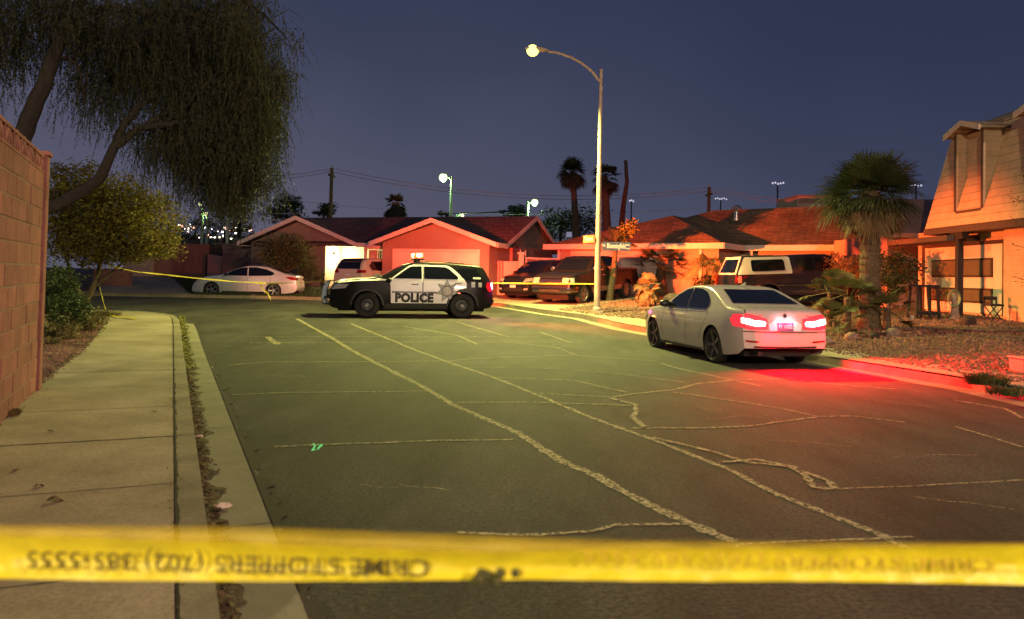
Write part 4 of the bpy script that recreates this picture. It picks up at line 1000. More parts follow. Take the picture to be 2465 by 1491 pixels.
# ---- gabled house across the road
a = radians(20); Ox, Oy = .95, 41.0
ch = thing('gabled_house', 'low brown stucco house with three white-edged gables and a glaring lit porch, straight ahead', 'house', (Ox, Oy, 0), -a)
st1 = stucco('brown_stucco', (.25, .17, .14)); fl = .45; ez = 3.12
w = MB()
w.box((-14.6, -4.3, fl), (-9.9, 4.1, ez-.06)); w.box((-9.9, -2.7, fl), (0, 4.1, ez-.06)); w.box((-5.8, -5.5, fl), (-.15, -2.7, ez-.06))
w.prism([(-4.1, ez-.06), (4.1, ez-.06), (0, 4.62)], 0, -13.6, 0)
w.prism([(-14.6, ez-.06), (-8.3, ez-.06), (-11.45, 4.25)], 1, -4.3, -1)
w.prism([(-5.85, ez-.06), (-.1, ez-.06), (-2.93, 4.0)], 1, -5.5, -2)
w.build('wall', st1, ch)
# porch interior side returns and posts
po = MB(); po.box((-7.62, -4.2, fl), (-7.50, -4.08, ez-.05)); po.box((-6.0, -4.2, fl), (-5.85, -4.08, ez-.05)); po.box((-7.5, -4.2, ez-.35), (-6.0, -4.08, ez-.08)); po.build('porch_post', M_fascia, ch)
cl = MB(); cl.box((-9.88, -2.74, fl), (-5.82, -2.715, ez-.08)); cl.box((-9.9, -4.28, fl), (-9.875, -2.74, ez-.08)); cl.build('porch_lining', mat('cream_paint', (.62, .56, .44), .8, .05, 3), ch)
d = MB(); d.box((-7.35, -4.16, fl), (-6.9, -4.10, ez-.4)); dd = d.build('screen_door', mat('door_tan', (.42, .28, .2), .7, .1, 6), ch)
for z in (1.2, 1.75, 2.3):
    q = MB(); q.prism([(-7.12, z-.2), (-6.98, z), (-7.12, z+.2), (-7.26, z)], 1, -4.19, -4.165); q.build('diamond_panel', mat('door_cream', (.55, .45, .34), .7, .05, 6), dd)
gt = MB()
for i in range(7): gt.box((-6.82+i*.12, -4.15, fl+.1), (-6.76+i*.12, -4.11, ez-.45))
gt.build('screen_slats', mat('slat_brown', (.25, .17, .13), .8, .1, 8), ch)
# roof
r = MB(); rz_ = 4.76
slab(r, [(-14.2, -4.65, 3.02), (.35, -4.65, 3.02), (.35, 0, rz_), (-14.2, 0, rz_)]); slab(r, [(.35, 4.65, 3.02), (-14.2, 4.65, 3.02), (-14.2, 0, rz_), (.35, 0, rz_)])
slab(r, [(-15.15, -4.75, 3.06), (-15.15, 2, 3.06), (-11.45, 2, 4.43), (-11.45, -4.75, 4.43)]); slab(r, [(-7.75, -3.2, 3.06), (-7.75, -4.75, 3.06), (-11.45, -4.75, 4.43), (-11.45, 2, 4.43), (-9.2, -.7, 3.6)])
slab(r, [(-6.25, -6.0, 3.04), (-6.25, -3, 3.04), (-2.93, -1, 4.17), (-2.93, -6.0, 4.17)]); slab(r, [(.4, -3.0, 3.04), (.4, -6.0, 3.04), (-2.93, -6.0, 4.17), (-2.93, -1, 4.17)])
r.build('roof', shingle('brown_shingle', (.12, .075, .068)), ch)
fb = MB()
board(fb, (-15.17, -4.77, 3.06), (-11.45, -4.77, 4.45)); board(fb, (-11.45, -4.77, 4.45), (-7.75, -4.77, 3.06))
board(fb, (-7.75, -4.70, 3.04), (-6.2, -4.70, 3.04)); board(fb, (-6.27, -6.02, 3.04), (-2.93, -6.02, 4.19)); board(fb, (-2.93, -6.02, 4.19), (.42, -6.02, 3.04))
board(fb, (.37, -4.66, 3.02), (.37, 0, rz_), out=(1, 0, 0)); board(fb, (.37, 0, rz_), (.37, 4.66, 3.02), out=(1, 0, 0)); board(fb, (.44, -6.0, 3.04), (.44, -4.66, 3.04), out=(1, 0, 0))
board(fb, (-15.17, -4.77, 3.06), (-15.17, 2, 3.06), out=(-1, 0, 0))
fb.build('fascia', M_fascia, ch)
garage_door(ch, -5.06, -.74, .6, 2.62, -5.5, M_gar)
tr = MB(); tr.box((-5.2, -5.56, .55), (-5.07, -5.5, 2.75)); tr.box((-.73, -5.56, .55), (-.6, -5.5, 2.75)); tr.box((-5.07, -5.56, 2.63), (-.73, -5.5, 2.75)); tr.build('garage_trim', M_fascia, ch)
# number plaque / ornament on the end wall
pq = MB(); pq.box((.0, -1.6, 2.75), (.05, -.7, 2.83)); pq.box((.0, -1.6, 2.55), (.05, -.7, 2.6)); pq.box((0, -1.62, 2.4), (.05, -1.5, 2.9)); pq.box((0, -1.2, 2.55), (.05, -1.12, 2.83)); pq.box((0, -.8, 2.55), (.05, -.72, 2.9))
pq.build('wall_ornament', mat('white_metal', (.6, .6, .58), .5, .05, 5), ch)
ac = MB(); ac.box((-15.0, -3.2, 2.2), (-14.65, -2.2, 2.75)); ac.build('side_vent', mat('pale_green_metal', (.3, .5, .36), .6, .1, 5), ch)
# porch lamp
pl = MB(); pl.cbox((-9.84, -3.55, 2.52), (.07, .12, .16)); plo = pl.build('porch_lamp', M_black, ch); pl = MB(); pl.ball((-9.72, -3.55, 2.38), .12, 12); pl.build('globe', emis('lit_globe', (1, .75, .4), 20), plo, smooth=True)
light('porch_lamp_light', (-9.40, -3.65, 2.36), (1, .70, .30), 260, .1, parent=ch)

# ---- hip-roofed house at right
A0 = Vector((1.79, 39.8)); ra = atan2(-5.8, 7.6)
rh = thing('hip_roof_house', 'long low house with brown hip roof and pale fascia behind the dark pickups, centre right', 'house', (A0.x, A0.y, 0), ra)
st2 = stucco('tan_stucco', (.34, .23, .16)); fl = .35; ez = 3.2
w = MB(); w.box((.45, .5, fl), (9.1, 6, ez-.05)); w.box((.45, 3.2, fl), (24, 12, ez-.05)); w.build('wall', st2, rh)
r = MB()
def hip(mb, x0, x1, y0, y1, ze, h, dx, th=.12):
    """hip roof: ridge along the long side at height h, ends run in by dx"""
    ym = (y0+y1)/2; a, b, c, d = (x0, y0, ze), (x1, y0, ze), (x1, y1, ze), (x0, y1, ze); p, q = (x0+dx, ym, h), (x1-dx, ym, h)
    for f in ([a, b, q, p], [b, c, q], [c, d, p, q], [d, a, p]): slab(mb, f, th)
# garage wing: ridge runs back from the front hip
for f in ([(-.1, -.1, ez), (9.55, -.1, ez), (4.75, 4.75, 4.95)], [(9.55, -.1, ez), (9.55, 3.4, ez), (6.9, 7.0, 4.95), (4.75, 7.4, 4.95), (4.75, 4.75, 4.95)], [(-.1, 8, ez), (-.1, -.1, ez), (4.75, 4.75, 4.95), (4.75, 8, 4.95)]): slab(r, f, .12)
hip(r, -.1, 24.5, 2.55, 12.6, ez+.012, 5.42, 6.0)
r.build('roof', shingle('tan_shingle', (.26, .16, .07)), rh)
fb = MB(); board(fb, (-.12, -.12, ez), (9.57, -.12, ez), .24); board(fb, (9.57, -.12, ez), (9.57, 2.5, ez), .24, out=(1, 0, 0)); board(fb, (9.6, 2.53, ez+.01), (24.5, 2.53, ez+.01), .24); board(fb, (-.12, 12, ez), (-.12, -.12, ez), .24, out=(-1, 0, 0))
fb.build('fascia', mat('fascia_cream', (.66, .58, .48), .7, .06, 3), rh)
garage_door(rh, 1.4, 5.9, fl+.2, 2.72, .5, M_gar)
tr = MB(); tr.box((1.2, .42, fl), (1.39, .5, 2.9)); tr.box((5.91, .42, fl), (6.1, .5, 2.9)); tr.box((1.39, .42, 2.73), (5.91, .5, 2.9)); tr.build('garage_trim', M_fascia, rh)
for x_ in (.40, 8.2): q = MB(); q.box((x_, .42, fl), (x_+.13, .5, 2.95)); q.build('corner_board', M_fascia, rh)
bw = MB(); bw.box((6.3, .38, fl), (8.2, .5, 1.55)); bw.build('wainscot', mat('pink_block', (.45, .30, .24), .9, .15, 3, .3, 30), rh)
window(rh, 11.4, 13.4, 2.0, 2.72, 3.2, 1, gm=mat('curtained_glass', (.5, .42, .40), .2, .2, 3)); window(rh, 14.1, 17.5, 1.4, 2.72, 3.2, 1, gm=MATS['curtained_glass']); window(rh, 9.8, 10.8, 1.4, 2.7, 3.2, 0)
ps = MB()
for x in (9.7, 13.9): ps.box((x, 2.75, fl), (x+.12, 2.87, ez-.2))
ps.build('porch_post', M_fascia, rh)
tv = MB(); M_galv = mat('galvanised', (.5, .5, .5), .35, .1, 10, metal=.8)
tvo = MB(); tvo.lathe([(.12, 4.55), (.10, 5.0), (.2, 5.02), (.26, 5.14), (.2, 5.28), (.06, 5.34)], 14, Matrix.Translation((8.2, 4.9, .05))); tvo.build('turbine_vent', M_galv, rh, smooth=True)
# two-storey block behind it
bk = thing('stucco_building', 'pink flat-topped stucco block showing above the brown hip roof, beside the big palm', 'building')
q = P(1955, 500, 52); m_ = MB(); m_.box((-1.0, 0, .4), (2.6, 4, P(1955, 474, 52).z)); m_.build('wall', stucco('pink_stucco', (.50, .32, .26)), bk)
m_ = MB(); zt1 = P(1955, 474, 52).z; m_.box((-1.02, -.03, zt1), (2.62, 4.02, zt1+.12)); m_.box((-.9, -.05, zt1-.45), (2.5, -.005, zt1-.12)); m_.build('parapet', mat('louvre_brown', (.28, .17, .14), .8, .15, 6), bk)
bk.location = (q.x, q.y, 0)

# ---- barn-roofed house at far right; its front looks across our street
bh = thing('barn_roof_house', 'two-storey house with steep shingled barn roof and dormers at right edge of the picture', 'house')
Xf = 13.0; M_bsh = siding('cream_lap_siding', (.74, .53, .29), .235, .35)
M_bsd = siding('tan_lap_siding', (.55, .40, .27), .14, .7)
Y1, Y0 = 24.2, 6.0
# local axes = world axes. steep roof face runs from (Xf, z 3.32) to (Xf+.85, z 6.35)
r = MB()
sl = [(Xf, Y1, 3.30), (Xf, Y0, 3.30), (Xf+.85, Y0, 6.32), (Xf+.85, Y1, 6.32)]
r.add([Vector(v) for v in sl]+[Vector(v)+Vector((.12, 0, -.03)) for v in sl], [(0, 1, 2, 3), (7, 6, 5, 4), (0, 3, 7, 4), (0, 4, 5, 1), (3, 2, 6, 7)])
r.build('steep_roof', M_bsh, bh)
r = MB(); slab(r, [(Xf+.80, Y1+.1, 6.33), (Xf+.80, Y0, 6.33), (Xf+5, Y0, 8.0), (Xf+5, Y1+.1, 8.0)], .14); slab(r, [(Xf+9.2, Y0, 6.33), (Xf+9.2, Y1+.1, 6.33), (Xf+5, Y1+.1, 8.0), (Xf+5, Y0, 8.0)], .14)
r.build('roof', shingle('cream_shingle', (.42, .30, .19)), bh)
w = MB(); w.prism([(Xf+.2, 3.3), (Xf+.95, 6.3), (Xf+5, 7.85), (Xf+9, 6.3), (Xf+9.8, 3.3)], 1, Y0, Y1-.06)
w.box((Xf+.75, 21.1, .5), (Xf+9.5, Y1+1.8, 3.29)); w.box((Xf+.50, 12, .5), (Xf+9.5, 21.1, 3.29)); w.build('wall', M_bsd, bh)
sf = MB(); sf.box((Xf-.02, Y0, 3.10), (Xf+.8, Y1+.05, 3.285)); sf.build('eave_beam', mat('dark_beam', (.10, .06, .04), .8, .2, 10), bh)
bmz = MB(); bmz.box((Xf-.22, Y1-1.6, 2.86), (Xf+.75, Y1+2.0, 3.02)); bmz.build('carport_beam', MATS['dark_beam'], bh)
# garage front (x = Xf+.75) between y 21.4 and 25.6
GX = Xf+.75
def bx(mb, y0, y1, z0, z1, x0, x1): mb.box((x0, y0, z0), (x1, y1, z1))
g = MB(); bx(g, 21.45, 25.5, .75, 2.75, GX-.04, GX-.005); gd = g.build('garage_door', mat('garage_white', (.68, .62, .50), .6, .05, 2), bh)
for (y0, y1) in ((21.95, 23.35), (23.5, 25.0)):
    for (z0, z1) in ((1.86, 2.30), (1.10, 1.42)):
        q = MB(); bx(q, y0-.06, y1+.06, z0-.06, z1+.06, GX-.065, GX-.041); o = q.build('door_panel', mat('dark_brown_trim', (.05, .025, .02), .7, .1, 8), gd)
        q = MB(); bx(q, y0, y1, z0, z1, GX-.075, GX-.0655); q.build('panel_inset', mat('olive_brown_panel', (.14, .10, .055), .5, .15, 5), o)
tr = MB(); bx(tr, 25.5, 25.66, .7, 2.86, GX-.06, GX-.004); bx(tr, 21.3, 21.45, .7, 2.86, GX-.06, GX-.004); bx(tr, 21.45, 25.5, 2.75, 2.86, GX-.06, GX-.004); tr.build('garage_trim', MATS['dark_brown_trim'], bh)
ps = MB(); bx(ps, 22.42, 22.58, .6, 3.1, Xf+.02, Xf+.18); bx(ps, 22.2, 22.8, 2.9, 3.1, Xf, Xf+.2); ps.build('carport_post', mat('dark_post', (.03, .018, .015), .8, .2, 10), bh)
# dormers: inset window box with small gable
def dormer(yc, w_=.95):
    e = bpy.data.objects.new('dormer', None); COL.objects.link(e); e.parent = bh; e.empty_display_size = .1
    x0 = Xf+.12; q = MB()
    # cheeks follow the slope; front recess is siding
    for yy in (yc-w_/2, yc+w_/2-.08): q = MB(); q.prism([(x0, 3.72), (Xf+.2, 3.72), (Xf+1.2, 6.1), (x0, 6.1)], 1, yy, yy+.08); q.build('cheek', M_bsd, e)
    q = MB(); q.box((x0+.28, yc-w_/2+.08, 3.75), (x0+.34, yc+w_/2-.08, 6.02)); q.build('front_wall', M_bsd, e)
    q = MB()
    for yy in (yc-w_/2-.02, yc+w_/2-.06): q.box((x0-.03, yy, 3.72), (x0-.003, yy+.08, 6.05))
    q.box((x0-.02, yc-w_/2+.06, 3.66), (x0+.3, yc+w_/2-.06, 3.74)); q.build('trim', mat('brown_trim', (.12, .07, .04), .8, .1, 8), e)
    q = MB(); q.box((x0+.25, yc-w_/2+.09, 4.7), (x0+.275, yc-w_/2+.40, 5.95)); q.build('window', mat('dark_pane', (.01, .008, .008), .1, 0), e)
    q = MB(); q.box((x0+.24, yc-w_/2+.09, 3.78), (x0+.275, yc-w_/2+.40, 4.68)); q.build('shutter', mat('rust_shutter', (.45, .16, .06), .8, .1, 6), e)
    q = MB(); h0, h1 = 6.02, 6.30; s_ = w_/2+.22
    slab(q, [(x0-.22, yc-s_, h0), (x0-.22, yc, h1), (Xf+2.6, yc, h1+.05), (Xf+1.4, yc-s_, h0)], .09); slab(q, [(x0-.22, yc, h1), (x0-.22, yc+s_, h0), (Xf+1.4, yc+s_, h0), (Xf+2.6, yc, h1+.05)], .09)
    q.build('dormer_roof', MATS['cream_shingle'], e)
    q = MB(); board(q, (x0-.22, yc-s_, h0), (x0-.22, yc, h1), .14, .04, (-1, 0, 0)); board(q, (x0-.22, yc, h1), (x0-.22, yc+s_, h0), .14, .04, (-1, 0, 0)); q.build('fascia', mat('cream_trim', (.66, .52, .38), .7, .05, 4), e)
dormer(22.1, 1.35); dormer(18.8, 1.5)
an = MB(); vt = P(2326, 318, 25.5); vb = vt-Vector((0, 0, .2))
an.tube([vb-Vector((0, 0, .1)), vt+Vector((0, 0, .3))], .04, 8); an.tube([vt+Vector((-.15, 0, .32)), vt+Vector((.15, 0, .32))], .035, 8); an.build('roof_vent', M_galv, bh)
wn = MB(); wn.box((Xf+.46, 18.3, 1.3), (Xf+.495, 19.9, 2.85)); wn.build('window', MATS['dark_pane'], bh)
# low wing beyond it
lw = thing('low_pink_building', 'low pink-roofed outbuilding between the big palm and the barn-roofed house', 'building')
m_ = MB(); slab(m_, [(12.6, 26.2, 3.3), (19, 26.2, 3.3), (19, 30, 4.9), (14.2, 30, 4.9)], .15); m_.build('roof', mat('pink_roof', (.50, .26, .2), .85, .15, 3, .4, 20), lw)
m_ = MB(); m_.box((13.0, 26.6, .6), (18.8, 31, 3.25)); m_.build('wall', stucco('rose_stucco', (.42, .26, .2)), lw)

# ---- garden walls and fences
def wallbox(name, label, cat, px0, px1, pyt, D0, D1, m, th=.2, zb=.2, cap=False, group=None):
    a_ = P(px0, pyt[0], D0); b_ = P(px1, pyt[1], D1); t_ = thing(name, label, cat, (a_.x, a_.y, 0), atan2(b_.y-a_.y, b_.x-a_.x), group)
    L_ = (b_-a_).to_2d().length; mb = MB(); mb.add([(0, 0, zb), (L_, 0, zb), (L_, th, zb), (0, th, zb), (0, 0, a_.z), (L_, 0, b_.z), (L_, th, b_.z), (0, th, a_.z)], [(0, 1, 5, 4), (1, 2, 6, 5), (2, 3, 7, 6), (3, 0, 4, 7), (4, 5, 6, 7)])
    mb.build('panel', m, t_)
    if cap:
        c = MB(); c.add([(-.02, -.03, a_.z), (L_+.02, -.03, b_.z), (L_+.02, th+.03, b_.z), (-.02, th+.03, a_.z), (-.02, -.03, a_.z+.08), (L_+.02, -.03, b_.z+.08), (L_+.02, th+.03, b_.z+.08), (-.02, th+.03, a_.z+.08)], [(0, 1, 5, 4), (1, 2, 6, 5), (2, 3, 7, 6), (3, 0, 4, 7), (4, 5, 6, 7), (3, 2, 1, 0)]); c.build('coping', m, t_)
    return t_, L_, a_.z, b_.z
M_blk = siding('brown_block_wall', (.17, .115, .10), .2, .6); M_wood = mat('fence_board', (.17, .10, .07), .9, .35, 2, .3, 20, stretch=(6, 6, .4))
wallbox('garden_wall', 'pink stucco garden wall beside the driveway, left of the black utility car', 'wall', 1172, 1262, (634, 633), 37.2, 36.5, stucco('pink_wall', (.58, .42, .35)), cap=True)
t_, L_, z_, _ = wallbox('garden_gate', 'white open-framed gate panel above the black utility car, between the two houses', 'gate', 1265, 1346, (624, 624), 36.4, 37.6, mat('dim_mesh', (.20, .12, .10), .9, .2, 10), th=.05)
q = MB()
for x in (0, L_*.33, L_*.66, L_-.06): q.box((x, -.06, z_-1.5), (x+.07, -.005, z_))
q.box((0, -.07, z_), (L_, .06, z_+.09)); q.box((0, -.07, z_-.75), (L_, -.062, z_-.68)); q.build('frame', mat('white_frame', (.62, .52, .46), .7, .05, 5), t_)
pz = MB(); a_ = P(1255, 612, 36.3); pz.box((-.12, -.12, .3), (.12, .12, a_.z)); pz.box((-.18, -.18, a_.z), (.18, .18, a_.z+.08)); o = pz.build('gate_pillar', MATS['pink_wall']); o.location = (a_.x, a_.y, 0); tag(o, 'square pink pillar between the garden wall and the white gate', 'pillar')
lv = MB()
for i in range(6): lv.box((-.38+i*.15, -.03, -.62), (-.30+i*.15, 0, .3))
lv.box((-.42, -.02, -.66), (.5, .0, -.62)); lv.box((-.42, -.02, .3), (.5, 0, .34)); o = lv.build('grille_panel', mat('grille_brown', (.25, .14, .11), .8, .1, 10)); a_ = P(1190, 645, 36.95); o.location = a_; o.rotation_euler = (0, 0, -.25); tag(o, 'slatted vent panel set on the pink garden wall right behind the patrol vehicle', 'vent')
wallbox('block_wall', 'dark brown block wall left of the gabled house, behind the silver sedan', 'wall', 536, 640, (590, 590), 44, 43, M_blk, cap=True)
wallbox('board_fence', 'brown board fence at far left, beyond the lawn and silver sedan', 'fence', 372, 500, (588, 588), 46, 45.3, M_wood)
wallbox('block_wall', 'lighter grey-brown block wall section between the board fence and the dark wall', 'wall', 500, 536, (612, 618), 44.6, 44.2, stucco('grey_block', (.22, .17, .145)))
wallbox('board_gate', 'tall dark brown boards rising behind the light wall section at far left', 'gate', 455, 532, (588, 588), 47, 46, mat('dark_board', (.09, .055, .04), .9, .3, 3))
wallbox('low_brick_wall', 'low reddish brick wall at far left beside the driveway, under the leafy tree', 'wall', 225, 312, (648, 652), 38, 37.5, mat('red_brick', (.22, .10, .07), .9, .3, 6, .3, 20), zb=.3)
wallbox('pale_wall', 'pale panelled wall at far left above the driveway, behind the leafy tree', 'wall', 300, 370, (606, 612), 47, 46, siding('pale_panel', (.34, .27, .21), .5, .7))
fbh = thing('distant_house', 'dark low roof of a house beyond the walls, left of the gabled house', 'house'); m_ = MB(); a_ = P(566, 560, 60); b_ = P(612, 560, 60)
slab(m_, [(a_.x-.5, 60, a_.z-.6), (b_.x+6, 60, a_.z-.6), (b_.x+6, 66, a_.z+.3), (a_.x, 66, a_.z+.1)]); m_.build('roof', MATS['brown_shingle'], fbh); m_ = MB(); m_.box((a_.x, 60.5, 0), (b_.x+6, 66, a_.z-.65)); m_.build('wall', st1, fbh)

# ---- near block wall, left (real blocks, pierced top course, end pilaster)
wa = G(93, 935, .13).to_2d(); wb_ = G(0, 1020, .13).to_2d(); wd = (wa-wb_).normalized(); wn_ = Vector((-wd.y, wd.x)); wang = atan2(wd.y, wd.x)
LW = 9.0; st_ = wa-wd*LW
bwt = thing('block_wall', 'pinkish concrete block wall with pierced top course at left edge, beside the pavement', 'wall', (st_.x, st_.y, .10), wang)
M_block = stained('pink_block_face', (.31, .118, .105), (.20, .073, .065), .92, .2, 30, 1.5, .8, 45, island=.16)
M_mort = mat('mortar', (.20, .125, .095), .95, .2, 20)
WH = P(115, 380, wa.y).z-.10; ch_ = WH/13.0*1.0; nc = 12; rndw = random.Random(5)
mb = MB()
for c in range(nc):
    z0 = c*ch_; x = -(c % 2)*.2-.02
    while x < LW-.22:
        x1 = min(x+.4, LW-.21)
        if x1-x > .08:
            j = rndw.uniform(-.004, .004); mb.box((x+.006, 0+j, z0+.006), (x1-.006, .19, z0+ch_-.006))
        x += .4
bo = mb.build('blocks', M_block, bwt, bevel=.008)
mb = MB(); mb.box((-.2, .006, 0), (LW-.2, .184, nc*ch_)); mb.build('mortar', M_mort, bwt)
mb = MB(); z0, z1 = nc*ch_, WH; x = -.2
while x < LW-.25:     # pierced blocks: frame with an X inside
    x1 = x+.4; t = .03; zz = (z0+z1)/2; xm = (x+x1)/2
    mb.box((x, .0, z0+.002), (x1, .19, z0+t)); mb.box((x, .0, z1-t), (x1, .19, z1)); mb.box((x, 0, z0+t), (x+t*.8, .19, z1-t)); mb.box((xm-t/2, .004, z0+t), (xm+t/2, .186, z1-t))
    for (u0, v0, u1, v1) in ((x, z0, xm, z1), (xm, z1, x1, z0)):
        d_2 = Vector((u1-u0, v1-v0)).normalized(); nn = Vector((-d_2.y, d_2.x))*.024
        mb.prism([(u0-nn.x, v0-nn.y+0), (u1-nn.x, v1-nn.y), (u1+nn.x, v1+nn.y), (u0+nn.x, v0+nn.y)], 1, .008, .182)
    x = x1
mb.build('pierced_course', M_block, bwt)
mb = MB(); mb.box((LW-.2, -.03, 0), (LW-.0, .22, WH+.0)); mb.box((LW-.22, -.05, WH), (LW+.02, .26, WH+.05)); mb.build('pilaster', M_block, bwt, bevel=.01)
# ================================================================== LAMPS, WIRES, SIGNS
M_pole = mat('painted_pole', (.40, .32, .27), .45, .12, 3, .1, 30)
E_na = emis('lit_sodium_lens', (1, 1, .20), 2.4)
# main street lamp
base = G(1437, 752, .146); topp = P(1447, 170, base.y)
sl = thing('street_lamp', 'tall street lamp with curved arm and glaring head beside the front yard, centre right', 'street lamp', base)
H = topp.z-base.z; lean = topp.x-base.x
mb = MB(); mb.tube([(0, 0, 0), (lean*.5, 0, H*.5), (lean, 0, H)], [.115, .085, .062], 16); mb.lathe([(.075, H-.02), (.08, H+.02), (.05, H+.06)], 14, Matrix.Translation((lean, 0, 0))); mb.build('pole', M_pole, sl, smooth=True)
mb = MB(); mb.cbox((0, 0, .02), (.42, .42, .05)); mb.lathe([(.15, .04), (.15, .14), (.12, .18)], 16); mb.build('base_plate', M_pole, sl)
def LP(px, py, D): return P(px, py, D)-base
yy = base.y; hd_p = LP(1283, 120, yy-1.0)
a1, a2 = Vector((lean*.86, 0, LP(1442, 200, yy).z)), LP(1318, 124, yy-.85); ctrl = [a1]
for px, py, dy in ((1425, 172, -.15), (1400, 152, -.3), (1372, 137, -.5), (1345, 128, -.68)): ctrl.append(LP(px, py, yy+dy))
ctrl.append(a2); mb = MB(); mb.tube(ctrl, [.05, .048, .045, .042, .04, .04], 10); mb.build('arm', M_pole, sl, smooth=True)
mb = MB(); c_ = a2.lerp(hd_p, .75); mb.ball((0, 0, 0), 1, 14, (.42, .17, .09)); lh = mb.build('lamp_head', mat('lamp_housing', (.42, .34, .28), .5, .1, 10), sl, smooth=True); lh.location = c_+Vector((0, 0, .03)); lh.rotation_euler = (0, 0, radians(12))
mb = MB(); mb.ball((0, 0, 0), 1, 16, (.21, .19, .20)); le = mb.build('lens', E_na, lh, smooth=True); le.location = (-.14, 0, -.06)
LPOS = base+c_+Vector((-.16, -.03, -.35))
light('street_lamp_light', LPOS, (1, .98, .26), 17000, .10, 'SPOT', target=(LPOS.x-.8, LPOS.y-2.0, 0), spot=146, blend=.7)
# street name signs on the pole
M_sgn = mat('sign_blue', (.03, .07, .13), .4, .05, 5); M_let = mat('sign_white', (.75, .75, .72), .5, 0)
s0 = P(1450, 593, base.y-.12); s1 = P(1517, 593, base.y-.12); wS = s1.x-s0.x; hS = .30
sg = thing('street_name_sign', 'dark blue street name sign reading Bloomingfield, fixed right of the lamp pole', 'street sign', s0)
mb = MB(); mb.box((0, 0, -hS/2), (wS+.02, .02, hS/2)); mb.build('blade', M_sgn, sg, bevel=.004)
vs, fs = text_geo('Bloomingfield', .235, .004, .60); xs_ = [v.x for v in vs]; wT = max(xs_)-min(xs_); k = wS*.66/wT
mb = MB(); mb.add([(wS*.50+v.x*k, -.006, v.y+.01) for v in vs], fs); mb.build('lettering', M_let, sg)
vs, fs = text_geo('N', .12, .003); mb = MB(); mb.add([(.055+v.x, -.006, v.y+.02) for v in vs], fs); mb.build('lettering', M_let, sg)
vs, fs = text_geo('LN', .09, .003); mb = MB(); mb.add([(wS-.085+v.x, -.006, v.y+.06) for v in vs], fs)
vs, fs = text_geo('4900', .07, .002); mb.add([(wS-.085+v.x, -.006, v.y-.07) for v in vs], fs); mb.build('lettering', M_let, sg)
s2 = P(1432, 575, base.y-.1)
sg2 = thing('street_name_sign', 'second street name sign seen at a sharp angle, left of the lamp pole and higher', 'street sign', s2, radians(-62))
mb = MB(); mb.box((-.75, 0, -.14), (0, .02, .14)); mb.build('blade', mat('sign_tan', (.14, .08, .05), .5, .1, 5), sg2)
vs, fs = text_geo('Tward', .21, .006, 1.0); mb = MB(); mb.add([(-.40+v.x*.95, -.006, v.y) for v in vs], fs); mb.build('lettering', mat('sign_letters_warm', (.8, .62, .35), .5, 0), sg2)
# far street lamps
def farlamp(px, py, pxp, pyb, D, r, label, col=(.72, 1, .50), arm=True, st=1.9):
    hp_ = P(px, py, D); bt = P(pxp, pyb, D); t_ = thing('street_lamp', label, 'street lamp', (bt.x, bt.y, 0), 0, 'distant street lamps')
    mb = MB(); tz = hp_.z+.1; mb.tube([(0, 0, 0), (0, 0, tz)], [.13*D/60, .09*D/60], 8)
    dx = hp_.x-bt.x
    if abs(dx) > .1: mb.tube([(0, 0, tz-.4), (dx*.5, 0, tz), (dx*.9, 0, tz+.05)], .06*D/60, 6)
    mb.build('pole', mat('far_pole', (.35, .40, .34), .5, .1, 3), t_)
    mb = MB(); mb.ball((dx+.1, 0, tz+r*.6), r*.7, 10, (1.5, 1, .3)); mb.build('lamp_head', M_pole, t_)
    mb = MB(); mb.ball((dx, 0, hp_.z-r*.1), r*1.15, 12); mb.build('lens', emis('lit_far_lens_%d' % int(col[0]*100), col, st), t_, smooth=True)
    light('far_lamp_light', (bt.x+dx, bt.y-.05, hp_.z-r-.15), (.5, 1, .35), 900 if r > .25 else 120, .2)
farlamp(1067, 427, 1085, 520, 70, .34, 'distant street lamp with round greenish glow above the middle of the gabled roof')
farlamp(1287, 487, 1270, 520, 75, .30, 'distant street lamp with greenish glow just above the right gable of the gabled house')
farlamp(551, 455, 546, 585, 58, .20, 'distant green-lit lamp pole standing left of the gabled house')
farlamp(1113, 519, 1098, 522, 80, .16, 'small low distant lamp peeping over the gabled roof ridge', col=(1, .95, .45))
farlamp(482, 492, 486, 560, 100, .22, 'small distant lamp seen through the hanging branches, upper of the pair at left', col=(1, .95, .6), st=1.6)
farlamp(496, 515, 498, 560, 100, .24, 'small distant lamp seen through the hanging branches, lower of the pair at left', col=(1, .93, .5), st=1.6)
# floodlight clusters on far masts
def mast(px, py, D, n, w_, label, st=.7):
    hp_ = P(px, py, D); t_ = thing('floodlight_mast', label, 'floodlight', (hp_.x, hp_.y, 0), 0, 'distant floodlight masts')
    mb = MB(); mb.tube([(0, 0, 0), (0, 0, hp_.z)], .16, 6); mb.box((-w_/2, -.1, hp_.z-.08), (w_/2, .1, hp_.z+.02)); mb.build('mast', mat('far_mast', (.08, .08, .11), .7, 0), t_)
    for i in range(n):
        q = MB(); q.ball((-w_/2+w_*(i+.5)/n, -.2, hp_.z+.25*sin(i*2.1)*.5), .20, 8); q.build('lamp', emis('flood_glow', (.85, .8, 1), st), t_)
mast(1872, 442, 150, 5, 2.6, 'far floodlight mast against the sky above the hip-roofed house'); mast(1735, 479, 190, 6, 3.2, 'faint low row of floodlights right of the wooden utility pole', .5)
mast(2205, 447, 150, 4, 2.4, 'far floodlight mast just right of the big palm crown'); mast(2222, 490, 120, 5, 2.6, 'brighter low floodlights between palm and barn-roofed house', 1); mast(1520, 484, 170, 3, 1.2, 'tiny pair of far floodlights right of the lamp pole', .6)
